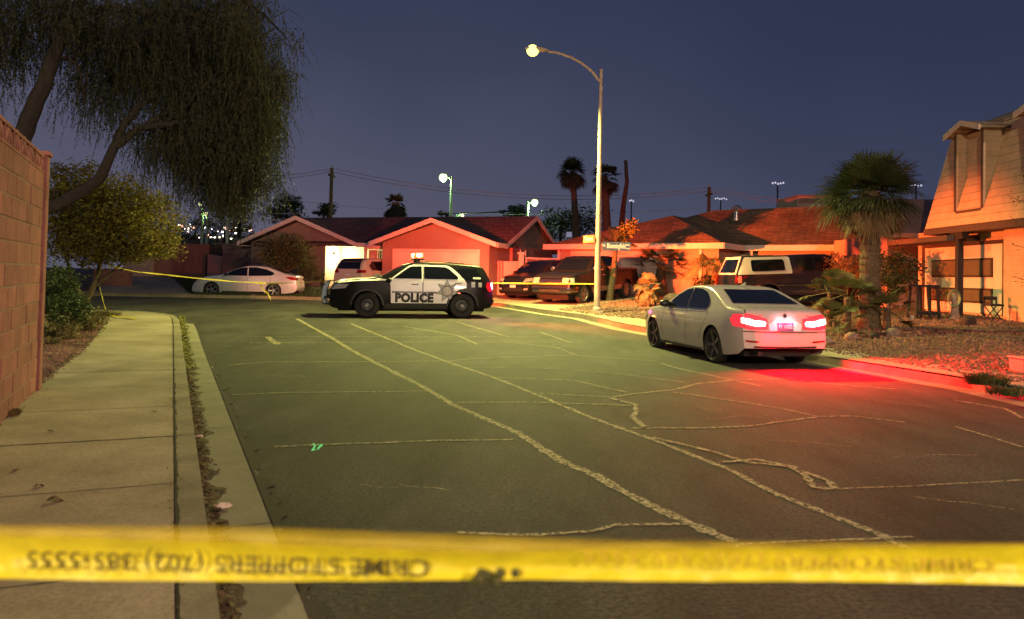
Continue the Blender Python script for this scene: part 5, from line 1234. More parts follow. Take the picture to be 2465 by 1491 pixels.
# city lights at far left
rc = random.Random(11); cm = []
cl_ = thing('city_lights', 'cluster of coloured city lights glimpsed through the trees at far left', 'lights'); cols = [((1, .7, .6), 7), ((1, .8, .75), 14), ((1, .35, .25), 5), ((1, .85, .6), 8), ((.9, 1, .9), 5)]
for i in range(44):
    g_ = rc.choice(((450, 8, 549, 7), (455, 12, 550, 6), (500, 16, 552, 9), (528, 10, 556, 5), (560, 14, 556, 5), (520, 30, 570, 6), (596, 4, 554, 3)))
    px = rc.gauss(g_[0], g_[1]); py = rc.gauss(g_[2], g_[3]); D = 190; q = P(px, min(py, 582), D); c_i = rc.randrange(5)
    mb = MB(); mb.ball(q, rc.uniform(.12, .34), 8); mb.build('window_light', emis('city_%d' % c_i, *cols[c_i]), cl_)
    if False: pass
q = P(500, 585, 192); mb = MB(); mb.box((q.x-14, 192, 0), (q.x+12, 200, P(500, 566, 192).z)); mb.build('building', mat('far_building', (.05, .05, .06), .9, .2, .5), cl_)
# utility poles and wires
M_wp = mat('wooden_pole', (.12, .075, .055), .9, .3, 6)
def upole(px, pyt, D, label):
    p = P(px, pyt, D); t_ = thing('utility_pole', label, 'utility pole', (p.x, p.y, 0), 0, 'wooden utility poles'); mb = MB(); mb.tube([(0, 0, 0), (0, 0, p.z)], [.22, .15], 8); mb.build('pole', M_wp, t_)
    mb = MB(); mb.box((-.15, -.8, p.z-.75), (.15, .8, p.z-.6)); mb.build('crossarm', M_wp, t_); mb = MB()
    for y in (-.7, 0, .7): mb.lathe([(.05, 0), (.07, .1), (.05, .22)], 8, Matrix.Translation((0, y, p.z-(.6 if y else 0))))
    mb.build('insulator', mat('insulator', (.35, .33, .33), .4, .1, 5), t_)
    return p
u1 = upole(799, 405, 68, 'wooden utility pole rising behind the roof of the gabled house at left'); u2 = upole(1707, 451, 70, 'wooden utility pole rising behind the hip-roofed house, centre right')
M_wire = mat('wire', (.55, .50, .52), .4, 0, metal=.3)
def wire(p0, p1, sag, r, label):
    mb = MB(); n = 24; c = (p0+p1)/2; mb.tube([p0.lerp(p1, i/n)-Vector((0, 0, sag*4*(i/n)*(1-i/n)))-c for i in range(n+1)], r, 5); o = mb.build('overhead_wire', M_wire); o.location = c; tag(o, label, 'wire', 'overhead wires')
r_ = .028
wire(P(799, 405, 68), P(1707, 452, 70), 1.5, r_, 'upper wire sagging between the two wooden utility poles'); wire(P(799, 414, 68), P(1707, 460, 70), 1.5, r_, 'second wire just under the upper one between the two utility poles')
wire(P(560, 420, 72), P(799, 405, 68), .4, r_, 'upper wire running left from the left utility pole into the tree'); wire(P(560, 428, 72), P(799, 412, 68), .4, r_, 'lower wire running left from the left utility pole into the tree')
wire(P(1707, 452, 70), P(2100, 490, 60), .4, r_, 'upper wire running right from the right utility pole to the palm'); wire(P(1707, 460, 70), P(2100, 500, 60), .4, r_, 'lower wire running right from the right utility pole to the palm')
wire(P(600, 470, 80), P(1700, 500, 80), 1.3, .02, 'thin low wire crossing behind palms and gabled roof'); wire(P(546, 512, 57), P(740, 514, 57), .05, .022, 'wire running right from the green-lit lamp pole, upper')
wire(P(546, 527, 57), P(700, 527, 57), .05, .022, 'wire running right from the green-lit lamp pole, middle'); wire(P(546, 531, 57), P(700, 531, 57), .05, .022, 'wire running right from the green-lit lamp pole, lower')
bb = thing('roof_sign', 'small pale square panel on a post between the two houses, left of the lamp pole', 'sign', P(1370, 565, 60)); mb = MB(); mb.cbox((0, 0, 0), (.42, .05, .42)); mb.build('panel', mat('pale_panel_sign', (.4, .42, .5), .5, .1, 4, emit=(.4, .4, .6), estr=.35), bb); mb = MB(); mb.tube([(-.3, .1, -3), (-.3, .1, .1)], .03, 6); mb.build('post', M_galv, bb)

# two unseen street lamps, added behind the viewpoint to light pavement, wall and cars
def backlamp(x, y, sd, label, col, w_, tgt):
    t_ = thing('street_lamp', label, 'street lamp', (x, y, .14))
    mb = MB(); mb.tube([(0, 0, 0), (0, 0, 8.2)], [.11, .07], 12); mb.build('pole', M_pole, t_, smooth=True); mb = MB(); mb.tube([(0, 0, 7.8), (sd*.8, 0, 8.6), (sd*1.8, 0, 8.85), (sd*2.5, 0, 8.85)], .045, 8); mb.build('arm', M_pole, t_, smooth=True)
    mb = MB(); mb.ball((sd*2.8, 0, 8.85), 1, 12, (.42, .17, .09)); mb.build('lamp_head', MATS['lamp_housing'], t_, smooth=True); mb = MB(); mb.ball((sd*2.8, 0, 8.78), 1, 12, (.2, .16, .1)); mb.build('lens', E_na, t_)
    light('unseen_lamp_light', (x+sd*2.8, y, 8.5), col, w_, .1, 'SPOT', target=tgt, spot=150, blend=.2)
backlamp(14.5, -7.0, -1, 'unseen street lamp standing behind the viewpoint on the right-hand pavement', (1, .70, .50), 10500, (3.0, 6.0, 0))
backlamp(-7.5, -18.0, 1, 'added unseen street lamp behind the viewpoint on the left-hand pavement', (1, .78, .44), 16000, (4.0, 4.0, 0))

# ================================================================== BARRIER TAPE
M_tape = mat('barrier_tape', (.66, .57, .015), .45, .12, 14, .25, 30, alpha=None)
b_ = M_tape.node_tree.nodes['Principled BSDF']; b_.inputs['Alpha'].default_value = .88
M_tape2 = mat('barrier_tape_thin', (.80, .62, .03), .5, .12, 14); M_tape2.node_tree.nodes['Principled BSDF'].inputs['Alpha'].default_value = .38
def ribbon(name, tops, bots, m, parent, D, dfun=None, nrow=6, step=.02, ripple=.004, seed=0):
    def cr(pl, px):
        for i in range(len(pl)-1):
            if px <= pl[i+1][0]:
                t = (px-pl[i][0])/(pl[i+1][0]-pl[i][0]); t = t*t*(3-2*t) if False else t; return pl[i][1]+(pl[i+1][1]-pl[i][1])*t
        return pl[-1][1]
    x0, x1 = tops[0][0], tops[-1][0]; n = int((x1-x0)/18); mb = MB()
    for i in range(n+1):
        px = x0+(x1-x0)*i/n; yt, yb = cr(tops, px), cr(bots, px); dd_ = D(px)
        for k in range(nrow+1):
            py = yt+(yb-yt)*k/nrow; w_ = ripple*(noise.noise(Vector((px*.012, k*.5, seed)))+.6*noise.noise(Vector((px*.045, k*.3, seed+5))))
            mb.v.append(tuple(P(px, py+w_*260, dd_+w_*1.0+.012*sin(k/nrow*pi))))
    for i in range(n):
        for k in range(nrow): mb.f.append((i*(nrow+1)+k, (i+1)*(nrow+1)+k, (i+1)*(nrow+1)+k+1, i*(nrow+1)+k+1))
    return mb.build(name, m, parent, smooth=True)
tp = thing('barrier_tape', 'yellow police barrier tape stretched across the foreground right in front of us', 'barrier tape', (0, 1.2, 1.0))
tp.location = (0, 0, 0)
Dn = lambda px: 1.20+.00003*(px-1200)
tT = [(-500, 1278), (0, 1288), (500, 1303), (1030, 1325), (1200, 1330), (1500, 1320), (2000, 1318), (2465, 1312), (3000, 1306)]
tB = [(-500, 1385), (0, 1393), (250, 1398), (650, 1400), (1000, 1398), (1150, 1396), (1300, 1396), (1600, 1400), (2000, 1400), (2465, 1408), (3000, 1412)]
ribbon('tape_band', tT, tB, M_tape, tp, Dn, seed=1)
ribbon('folded_edge', [(-500, 1250), (0, 1262), (600, 1268), (1100, 1286), (1500, 1300), (2465, 1306), (3000, 1300)], [(-500, 1282), (0, 1292), (500, 1307), (1030, 1329), (1200, 1334), (1500, 1324), (2465, 1316), (3000, 1310)], M_tape2, tp, lambda px: 1.16, ripple=.003, seed=3)
M_tink = mat('tape_ink', (.06, .045, .006), .6, .3, 40); M_tink2 = mat('tape_ink_back', (.50, .36, .02), .6, .2, 40)
def taptext(txt, pxc, pyc, wpx, hpx, m, flip=True, off=-.010, skew=0):
    vs, fs = text_geo(txt, 1.0, .010, 1.0); xs = [v.x for v in vs]; ys = [v.y for v in vs]; kx = wpx/(max(xs)-min(xs)); ky = hpx/(max(ys)-min(ys)); x0 = (max(xs)+min(xs))/2; y0 = (max(ys)+min(ys))/2
    # long triangles bend with the tape: subdivide by position only
    mb = MB(); s_ = -1 if flip else 1
    mb.add([P(pxc+s_*(v.x-x0)*kx, pyc-s_*(v.y-y0)*ky+((pxc+s_*(v.x-x0)*kx)-550)*.022, Dn(pxc+s_*(v.x-x0)*kx)+off) for v in vs], fs); return mb.build('tape_lettering', m, tp)
taptext('CRIME STOPPERS (702) 385-5555', 548, 1352, 965, 56, M_tink)
taptext('CRIME STOPPERS (702) 385-5555', 1900, 1345-29, 990, 40, M_tink2, off=-.006)
# knotted twist in the middle
mb = MB(); q0 = P(1195, 1385, 1.19)
for i in range(9): mb.ball(q0+Vector((random.uniform(-.035, .03), random.uniform(-.01, .004), random.uniform(-.008, .010))), random.uniform(.006, .011), 8)
mb.build('knot', mat('knot_dark', (.06, .06, .012), .7, .3, 60), tp)
# middle-distance tape
M_tf = mat('barrier_tape_far', (.50, .40, .03), .6, .1, 5)
def fartape(name, pts, h, label, m=M_tf):
    W_ = [P(*p) for p in pts]; c = W_[0].copy(); mb = MB(); fine = []
    for i in range(len(W_)-1):
        for t in range(6): fine.append(W_[i].lerp(W_[i+1], t/6))
    fine.append(W_[-1])
    for i, p in enumerate(fine):
        tw = .9+.4*sin(i*.7); hh = h*(.55+.45*abs(sin(i*.45+1))); d_ = Vector((0, cos(tw)*.3, sin(tw)))*hh/2
        mb.v += [tuple(p-d_-c), tuple(p+d_-c)]
    for i in range(len(fine)-1): mb.f.append((2*i, 2*i+2, 2*i+3, 2*i+1))
    o = mb.build(name, m); o.location = c; tag(o, label, 'barrier tape', 'barrier tape across the junction'); return o
fartape('barrier_tape', [(262, 640, 25.5), (330, 655, 26), (400, 662, 27), (470, 670, 28), (560, 678, 29), (640, 682, 30)], .065, 'yellow tape running from the leafy tree down towards the silver sedan')
fartape('barrier_tape', [(640, 683, 30), (720, 681, 29.5), (800, 676, 28.5), (850, 672, 27.2)], .06, 'yellow tape between the silver sedan and the patrol vehicle')
fartape('barrier_tape', [(1120, 682, 26.2), (1200, 682, 26.4), (1300, 683, 26.7), (1431, 684, base.y-.08)], .075, 'yellow tape from the patrol vehicle to the lamp pole')
fartape('loose_tape_end', [(626, 686, 30), (636, 700, 30), (644, 706, 30), (652, 722, 30)], .12, 'loose end of yellow tape dangling before the silver sedan rear wheel')
fartape('loose_tape_end', [(240, 690, 25), (245, 712, 25), (251, 735, 25), (256, 752, 25)], .09, 'loose yellow tape hanging from the leafy tree trunk')
mb = MB(); ln = [G(px, py, .15) for px, py in ((256, 756), (275, 764), (300, 765), (325, 769))]
for p in ln: mb.v += [tuple(p), tuple(p+Vector((.02, .11, .02)))]
for i in range(3): mb.f.append((2*i, 2*i+2, 2*i+3, 2*i+1))
tag(mb.build('loose_tape_end', M_tf), 'strip of yellow tape lying on the pavement corner under the leafy tree', 'barrier tape', 'barrier tape across the junction')

# ================================================================== SMALL YARD THINGS
def rock(px, py, D, r, label, col=(.10, .06, .05), nm='rock'):
    p = P(px, py, D); z = zyard(p.x, p.y); rnd = random.Random(int(px)); mb = MB(); mb.ball((0, 0, 0), 1, 12)
    mb.v = [(x*r*(1+.25*noise.noise(Vector((x*2, y*2, z_*2+px)))), y*r*.8, max(-.1, z_*r*.75*(1+.3*noise.noise(Vector((x*3, y*3, z_*3+px)))))) for x, y, z_ in mb.v]
    o = mb.build(nm, mat('rock_%d' % int(col[0]*100), col, .95, .35, 8, .6, 20), smooth=True); o.location = (p.x, p.y, z+r*.3); tag(o, label, 'rock')
rock(1622, 700, 30, .42, 'dark mounded rock by the house wall, above the white sedan roofline left end')
rock(2330, 752, 20, .22, 'dark rock in the right front yard, in front of the garage post', (.05, .03, .025)); rock(2050, 812, 17.5, .16, 'small rock at the foot of the big palm, left side', (.25, .16, .12)); rock(1990, 820, 17, .13, 'pale edging rock left of the big palm base', (.28, .2, .16))
rock(2150, 792, 18, .18, 'flat edging rock right of the big palm base', (.22, .15, .11)); rock(2105, 800, 17.6, .13, 'small dark rock just right of the big palm trunk', (.03, .025, .02))
# pink bin / utility box at right edge
p = G(2462, 898, fn=zyard); mb = MB(); mb.box((-.06, -.12, 0), (.5, .25, .22)); mb.box((-.08, -.14, .22), (.52, .27, .25)); o = mb.build('utility_box', mat('pink_plastic', (.5, .2, .18), .6, .1, 5), bevel=.02); o.location = p; tag(o, 'low reddish utility box on the gravel at the right picture edge', 'box')
# garden light on a spike
p = P(2195, 742, 19.5); t_ = thing('garden_light', 'small pale garden light on a spike in front of the dark garden table', 'garden light', (p.x, p.y, zyard(p.x, p.y)))
mb = MB(); mb.lathe([(.05, .22), (.055, .30), (.03, .34)], 10); mb.build('shade', mat('pale_shade', (.6, .45, .35), .5, .05, 5), t_); mb = MB(); mb.tube([(0, 0, 0), (0, 0, .22)], .012, 6); mb.build('spike', M_black, t_)
# dark garden table
D_ = 22.0; p = P(2222, 745, D_); z0 = zyard(p.x, p.y); zt_ = P(2222, 686, D_).z-z0
M_tb = mat('dark_timber', (.018, .012, .012), .8, .2, 8)
t_ = thing('garden_table', 'dark wooden garden table standing on splayed legs before the garage door, far right', 'table', (p.x, p.y, z0), radians(5))
mb = MB(); mb.box((-.62, -.25, zt_-.06), (.36, .25, zt_)); mb.build('tabletop', M_tb, t_)
for x in (-.28, .02, .30):
    for y in (-.18, .18):
        mb = MB(); mb.tube([(x, y, zt_-.06), (x+(.05 if x > 0 else -.05), y*1.2, 0)], .045, 6); mb.build('leg', M_tb, t_)
mb = MB(); mb.box((-.33, -.2, .10), (.36, .2, .20)); mb.build('shelf', M_tb, t_)
# folding chair
p = P(2392, 745, 20.8); z0 = zyard(p.x, p.y); t_ = thing('garden_chair', 'small dark folding chair by the garage corner at far right', 'chair', (p.x, p.y, z0))
mb = MB(); mb.box((-.18, -.16, .40), (.18, .16, .46)); mb.build('seat', M_tb, t_); mb = MB(); mb.box((-.18, .14, .56), (.18, .17, .66)); mb.box((-.18, .14, .44), (-.15, .17, .62)); mb.box((.15, .14, .44), (.18, .17, .62)); mb.build('backrest', M_tb, t_)
for (x0, x1) in ((-.17, .15), (.17, -.15)):
    for y in (-.15, .15): mb = MB(); mb.tube([(x0, y, .42), (x1, y, 0)], .014, 6); mb.build('leg', M_tb, t_)
# coiled hose on a tree stump beside the carport post
p = P(2297, 745, 21.6); z0 = zyard(p.x, p.y); t_ = thing('hose_stand', 'pale weathered stump hung with a coiled hose next to the carport post', 'hose', (p.x, p.y, z0))
mb = MB(); mb.tube([(0, 0, 0), (.02, 0, .35), (-.02, 0, .72)], [.14, .09, .07], 9); mb.build('stump', mat('grey_wood', (.28, .22, .17), .9, .4, 8, .5, 20), t_)
mb = MB()
for k in range(4): mb.tube([(-.1+.15*cos(a_*pi/8)*(1+.05*k), -.12-.02*k, .58+.20*sin(a_*pi/8)*(1+.06*k)) for a_ in range(17)], .012, 5, cap=False)
mb.build('hose', mat('hose_green', (.20, .26, .14), .6, .2, 8), t_)
# ================================================================== VEGETATION
rv = random.Random(21)
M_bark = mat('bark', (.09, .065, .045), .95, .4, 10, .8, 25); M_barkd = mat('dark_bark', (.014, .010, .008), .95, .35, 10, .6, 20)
M_pfar = mat('far_palm_trunk', (.07, .045, .035), .95, .4, 6); L_pfar = leafmat('far_palm_frond', (.035, .035, .018), .5, 2.5, .2); L_pfd = leafmat('far_dry_frond', (.06, .038, .022), .5, 2.5, .1)
M_ptrunk = mat('palm_trunk', (.11, .075, .045), .95, .5, 9, 1.0, 14, stretch=(1, 1, 4))
L_weep = leafmat('weeping_leaf', (.030, .032, .015), .5, .9, .3)
L_yel = leafmat('yellowing_leaf', (.17, .14, .026), .5, 1.1, .3)
L_dark = leafmat('dark_green_leaf', (.03, .05, .014), .45, 1.5); L_far = leafmat('far_leaf', (.05, .055, .035), .4, .4)
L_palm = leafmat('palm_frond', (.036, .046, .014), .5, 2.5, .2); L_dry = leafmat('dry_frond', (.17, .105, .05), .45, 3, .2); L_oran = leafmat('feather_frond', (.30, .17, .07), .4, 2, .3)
L_bush = leafmat('bush_leaf', (.10, .11, .035), .5, 1.2)

def leaves(mb, blobs, n, size, rnd, flat=0.0, hollow=.55, clump=0):
    """leaf quads in clumps spread through ellipsoids (centre, radii)"""
    vol = [b[1][0]*b[1][1]*b[1][2] for b in blobs]; tot = sum(vol)
    for (c, rad), v in zip(blobs, vol):
        k = int(n*v/tot); cl = max(6, k//26)
        for _ in range(cl):
            while True:
                q = Vector((rnd.uniform(-1, 1), rnd.uniform(-1, 1), rnd.uniform(-1, 1)))
                if .05 < q.length < 1: break
            q = q.normalized()*(hollow+(1.06-hollow)*rnd.random()**.6); cc = Vector((c[0]+q.x*rad[0], c[1]+q.y*rad[1], c[2]+q.z*rad[2])); cr = min(rad)*.22*rnd.uniform(.6, 1.4)
            for _ in range(max(1, k//cl)):
                p = cc+Vector((rnd.gauss(0, cr), rnd.gauss(0, cr), rnd.gauss(0, cr*.8))); a_ = rnd.uniform(0, 6.28); e = rnd.uniform(-.9, .5); s_ = size*rnd.uniform(.6, 1.3)
                d = Vector((cos(a_)*cos(e), sin(a_)*cos(e), sin(e))); u_ = d.cross(Vector((rnd.uniform(-1, 1), rnd.uniform(-1, 1), rnd.uniform(-1, 1)))).normalized()
                mb.add([p, p+d*s_*.5+u_*s_*.24, p+d*s_, p+d*s_*.5-u_*s_*.24], [(0, 1, 2, 3)])
def leafy(name, label, cat, loc, trunks, blobs, n, size, lm, bm_=None, seed=1, group=None, hollow=.5):
    """trunks: list of (points, radii), blobs: centres relative to loc"""
    rnd = random.Random(seed); t_ = thing(name, label, cat, loc, 0, group); loc = Vector(loc)
    if trunks:
        mb = MB()
        for pts, rad in trunks: mb.tube([Vector(p)-loc for p in pts], rad, 8)
        for c, rad in blobs:      # limbs to each clump
            s0 = Vector(trunks[0][0][-1])-loc; e0 = Vector(c)-loc; mb.tube([s0, s0.lerp(e0, .5)+Vector((0, 0, -.08)), e0+Vector((0, 0, rad[2]*.3))], [trunks[0][1][-1]*.8, trunks[0][1][-1]*.5, .01], 6)
            for _ in range(4):
                f0 = e0+Vector((rnd.uniform(-.8, .8)*rad[0], rnd.uniform(-.8, .8)*rad[1], rnd.uniform(-.2, .9)*rad[2])); mb.tube([s0.lerp(e0, .6), e0.lerp(f0, .5), f0], [trunks[0][1][-1]*.35, .015, .004], 5)
        mb.build('trunk', bm_ or M_bark, t_, smooth=True)
    mb = MB(); leaves(mb, [((Vector(c)-loc), rad) for c, rad in blobs], n, size, rnd, hollow=hollow); mb.build('crown', lm, t_)
    return t_
def B(px, py, D, rx, ry, rd=None): return (P(px, py, D), (rx/F*D, (rd or rx)/F*D, ry/F*D))

# ---- big weeping tree rising behind the block wall
tw = thing('weeping_tree', 'large weeping tree with hanging strands filling the upper left, rooted behind the block wall', 'tree', (P(-120, 640, 11.5).x, 11.5, .1)); tl = Vector(tw.location)
mb = MB()
def limb(pts, r0, r1): 
    w_ = [P(*p)-tl for p in pts]; fine = []
    for i in range(len(w_)-1):
        for t in range(3): fine.append(w_[i].lerp(w_[i+1], t/3)+Vector((rv.uniform(-1, 1), 0, rv.uniform(-1, 1)))*r0*.12)
    fine.append(w_[-1]); n = len(fine); mb.tube(fine, [r0+(r1-r0)*i/(n-1) for i in range(n)], 9); return fine
limb([(-140, 900, 11.5), (-130, 700, 11.5), (-60, 560, 11.4)], .34, .26)
limb([(-60, 560, 11.4), (60, 522, 11.6), (140, 492, 11.8), (200, 462, 11.9), (240, 430, 12), (258, 390, 12), (275, 355, 12.1), (320, 320, 12.2), (370, 290, 12.3), (420, 262, 12.4), (480, 225, 12.6), (540, 160, 12.9), (600, 110, 13.2), (660, 70, 13.4)], .115, .015)
limb([(-60, 560, 11.4), (20, 400, 11.3), (60, 310, 11.3), (90, 240, 11.3), (115, 180, 11.3), (135, 120, 11.4), (170, 40, 11.5), (230, -60, 11.7), (330, -120, 12)], .15, .06)
limb([(128, 145, 11.4), (160, 140, 11.6), (185, 155, 11.7), (200, 200, 11.8), (202, 240, 11.8)], .04, .012)
limb([(270, 365, 12.1), (300, 300, 12.2), (360, 230, 12.4), (420, 160, 12.6), (470, 60, 12.9), (520, -20, 13)], .07, .02)
limb([(330, 312, 12.2), (400, 300, 12.0), (460, 290, 12.4), (520, 310, 12.6), (560, 350, 12.8)], .05, .012)
limb([(170, 40, 11.5), (260, 20, 12), (360, 30, 12.3), (430, 20, 12.6), (520, 60, 13), (600, 130, 13.4)], .07, .015)
limb([(230, -60, 11.7), (400, -60, 12.4), (560, -20, 13), (640, 40, 13.6), (690, 90, 13.9)], .08, .01)
limb([(440, 250, 12.4), (500, 200, 13), (560, 190, 13.4), (610, 220, 13.6), (640, 280, 13.7)], .05, .01)
limb([(480, 290, 12.5), (500, 340, 12.8), (505, 400, 12.9), (500, 450, 12.9)], .04, .01)
for _ in range(46):
    x = rv.uniform(250, 660); y = rv.uniform(-20, 300); D = rv.uniform(12, 14.2); a_ = rv.uniform(-.6, 1.2); l_ = rv.uniform(40, 110)
    mb.tube([P(x, y, D)-tl, P(x+l_*.5*cos(a_), y-l_*.4*sin(a_)+5, D)-tl, P(x+l_*cos(a_), y-l_*.4*sin(a_)+30, D)-tl], [.010, .006, .003], 5)
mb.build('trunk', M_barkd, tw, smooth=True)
mb = MB()
# (cx, cy, rx, ry, strands, Dmin, Dmax, mean length)
reg = [(545, 440, 55, 35, 260, 12.8, 13.8, .6), (615, 400, 45, 50, 240, 13, 14, .6), (450, 0, 120, 50, 500, 12.4, 14, .6), (590, 20, 60, 60, 330, 13, 14.4, .6), (70, 20, 150, 70, 560, 10.8, 12.5, .55), (250, 40, 130, 80, 700, 11.5, 13.5, .7), (400, 70, 110, 90, 760, 12, 14, .8), (540, 110, 80, 90, 820, 12.4, 14.4, .8), (590, 190, 60, 110, 700, 12.8, 14.6, .8), (620, 290, 45, 90, 460, 13, 14.6, .75), (560, 330, 45, 80, 430, 12.6, 14, .75),
       (330, 150, 90, 60, 420, 12, 13.5, .7), (470, 230, 80, 80, 620, 12.2, 14, .9), (400, 310, 80, 40, 330, 12, 13, .75), (490, 370, 70, 50, 420, 12.4, 13.6, .75), (190, 190, 28, 50, 60, 11.6, 12.2, .75), (30, 110, 50, 70, 220, 11, 12, .6), (240, 200, 40, 60, 90, 12, 13, .8), (300, 230, 60, 50, 90, 12, 13, .7), (680, 110, 28, 50, 60, 13.4, 14.6, .5), (560, 410, 60, 35, 230, 12.8, 13.8, .5), (660, 215, 34, 90, 210, 13.2, 14.6, .6)]
for cx, cy, rx, ry, n, D0, D1, ml in reg:
    tuft = []
    for i in range(int(n*1.45)):
        if i % 17 == 0:
            while True:
                ux, uy = rv.uniform(-1, 1), rv.uniform(-1, 1)
                if ux*ux+uy*uy < 1: break
            tuft = P(cx+ux*rx, cy+uy*ry*.9, rv.uniform(D0, D1))
        p = tuft+Vector((rv.gauss(0, .13), rv.gauss(0, .13), rv.gauss(0, .13))); L_ = ml*rv.uniform(.35, 1.25); vx, vy = rv.gauss(.03, .22), rv.gauss(0, .22); st_ = .030; k = 0; h_ = 0
        p = p-tl
        while h_ < L_:
            tt = h_/L_; q = p+Vector((vx*(tt*(1.4-tt*.7)), vy*tt, -h_+.06*sin(pi*min(1, tt*3))))
            a_ = rv.uniform(0, 6.28); s_ = .052*(1-.35*tt)*rv.uniform(.7, 1.2); d = Vector((cos(a_)*.55, sin(a_)*.55, -.85))*s_; w_ = Vector((-sin(a_), cos(a_), 0))*s_*.27
            mb.add([q-w_, q+w_, q+d], [(0, 1, 2)]); h_ += st_
mb.build('hanging_foliage', L_weep, tw)

# ---- yellowing leafy tree at the corner
tb = G(206, 727, .15); M2 = lambda px, py, D: P(px, py, D)
leafy('leafy_tree', 'yellow-green leafy tree with leaning trunks at the street corner, under the weeping tree', 'tree', tb,
      [([tb, P(220, 700, tb.y), P(238, 660, tb.y), P(242, 610, tb.y), P(245, 560, tb.y)], [.13, .11, .085, .07, .05]), ([P(214, 712, tb.y), P(228, 690, tb.y), P(270, 655, tb.y), P(310, 620, tb.y)], [.08, .06, .05, .03]), ([P(205, 715, tb.y), P(180, 690, tb.y-.4), P(165, 640, tb.y-.5), P(150, 590, tb.y-.5)], [.08, .06, .05, .03])],
      [B(190, 440, 25, 70, 48), B(280, 495, 25, 85, 66), B(372, 535, 24.5, 62, 68), B(390, 585, 24.5, 48, 34), B(250, 570, 25, 95, 60), B(160, 565, 24.6, 52, 66), B(140, 480, 25, 40, 55), B(320, 600, 24.8, 60, 34), B(230, 615, 24.8, 50, 26), B(205, 520, 25.6, 80, 60)], 34000, .115, L_yel, seed=3, hollow=.3)
# ---- shrubs beside the wall
leafy('shrub', 'dark green leafy shrub between the end of the block wall and the pavement', 'shrub', G(150, 800, .13), [([G(150, 800, .13), P(148, 740, 17)], [.04, .03])], [B(150, 710, 16.5, 45, 50), B(130, 670, 17, 35, 36), B(165, 750, 16, 42, 34), B(120, 760, 15, 28, 48)], 4200, .085, L_dark, seed=5, hollow=.25)
leafy('shrub', 'low brownish sprawling shrub at the pavement edge, in front of the dark green shrub', 'shrub', G(180, 815, .13), [([G(180, 815, .13), P(178, 790, 15)], [.03, .02])], [B(150, 800, 14.6, 40, 26), B(195, 780, 16.5, 45, 24), B(232, 765, 18.5, 30, 18), B(120, 830, 13.5, 22, 20)], 3600, .07, leafmat('brown_scrub_leaf', (.13, .10, .04), .5, 3), seed=6, hollow=.2)
# ---- shrubs by the gabled house
leafy('shrub', 'round shrub standing against the left gable of the gabled house', 'shrub', G(690, 680, fn=zyard), [([P(690, 690, 38.5), P(690, 655, 38.5)], [.10, .07])], [B(690, 600, 38.5, 62, 34), B(670, 620, 38.3, 45, 26), B(720, 625, 38.5, 44, 28), B(700, 585, 38.8, 36, 20)], 7000, .12, L_bush, seed=7, hollow=.3)
leafy('shrub', 'lower shrub right of the round one, beside the glaring porch', 'shrub', G(750, 680, fn=zyard), None, [B(748, 655, 38, 24, 26), B(765, 665, 37.5, 14, 16)], 1500, .10, L_bush, seed=8, hollow=.2)
leafy('shrub', 'small dark clipped shrub before the hip-roofed house wall, above the white sedan', 'shrub', G(1695, 690, fn=zyard), None, [B(1694, 685, 31, 26, 22)], 1400, .08, L_dark, seed=9, hollow=.3)
leafy('shrub', 'dark shrub between the big palm trunk and the barn-roofed house garage', 'shrub', P(2160, 700, 25)*1.0, None, [B(2160, 650, 25, 44, 46), B(2140, 690, 24.5, 36, 30)], 3000, .10, L_dark, seed=10, hollow=.3)
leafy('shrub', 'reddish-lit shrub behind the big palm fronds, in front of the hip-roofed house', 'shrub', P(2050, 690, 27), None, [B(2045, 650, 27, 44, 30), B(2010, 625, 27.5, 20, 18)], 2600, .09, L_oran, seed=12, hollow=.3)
# ---- far trees
def fartree(px, py, D, rx, ry, label, seed, n=1500, extra=()):
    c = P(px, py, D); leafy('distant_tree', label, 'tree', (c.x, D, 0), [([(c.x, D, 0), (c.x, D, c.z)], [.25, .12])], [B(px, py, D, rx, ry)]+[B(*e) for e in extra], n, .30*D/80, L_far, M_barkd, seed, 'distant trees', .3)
fartree(690, 500, 85, 36, 30, 'distant rounded tree above the left gable of the gabled house', 31, 2400, [(655, 520, 85, 26, 20), (705, 485, 85, 20, 16)])
fartree(578, 505, 75, 26, 30, 'distant dark tree just right of the green-lit lamp pole', 32, 1500, [(580, 545, 75, 24, 26)])
fartree(790, 500, 72, 20, 16, 'small distant tree around the foot of the left utility pole', 33, 900, [(775, 512, 72, 22, 9)])
fartree(1240, 508, 90, 34, 16, 'distant tree just left of the lamp above the gabled house', 34, 1200, [(1060, 516, 90, 22, 7)])
fartree(1350, 535, 72, 55, 40, 'broad dark tree behind the far palms, between the two houses', 35, 4200, [(1400, 540, 72, 50, 44), (1300, 560, 72, 40, 30)])
fartree(470, 560, 110, 60, 40, 'dark distant tree mass around the city lights, left part', 36, 1300); fartree(540, 560, 112, 30, 60, 'tall dark distant tree behind the green-lit lamp pole', 37, 1300, [(520, 500, 112, 24, 50)])
fartree(610, 575, 66, 22, 12, 'low dark shrubbery behind the block wall, left of the gabled house', 38, 600)
fartree(400, 600, 56, 60, 18, 'dark foliage overhanging the board fence at far left', 39, 900)

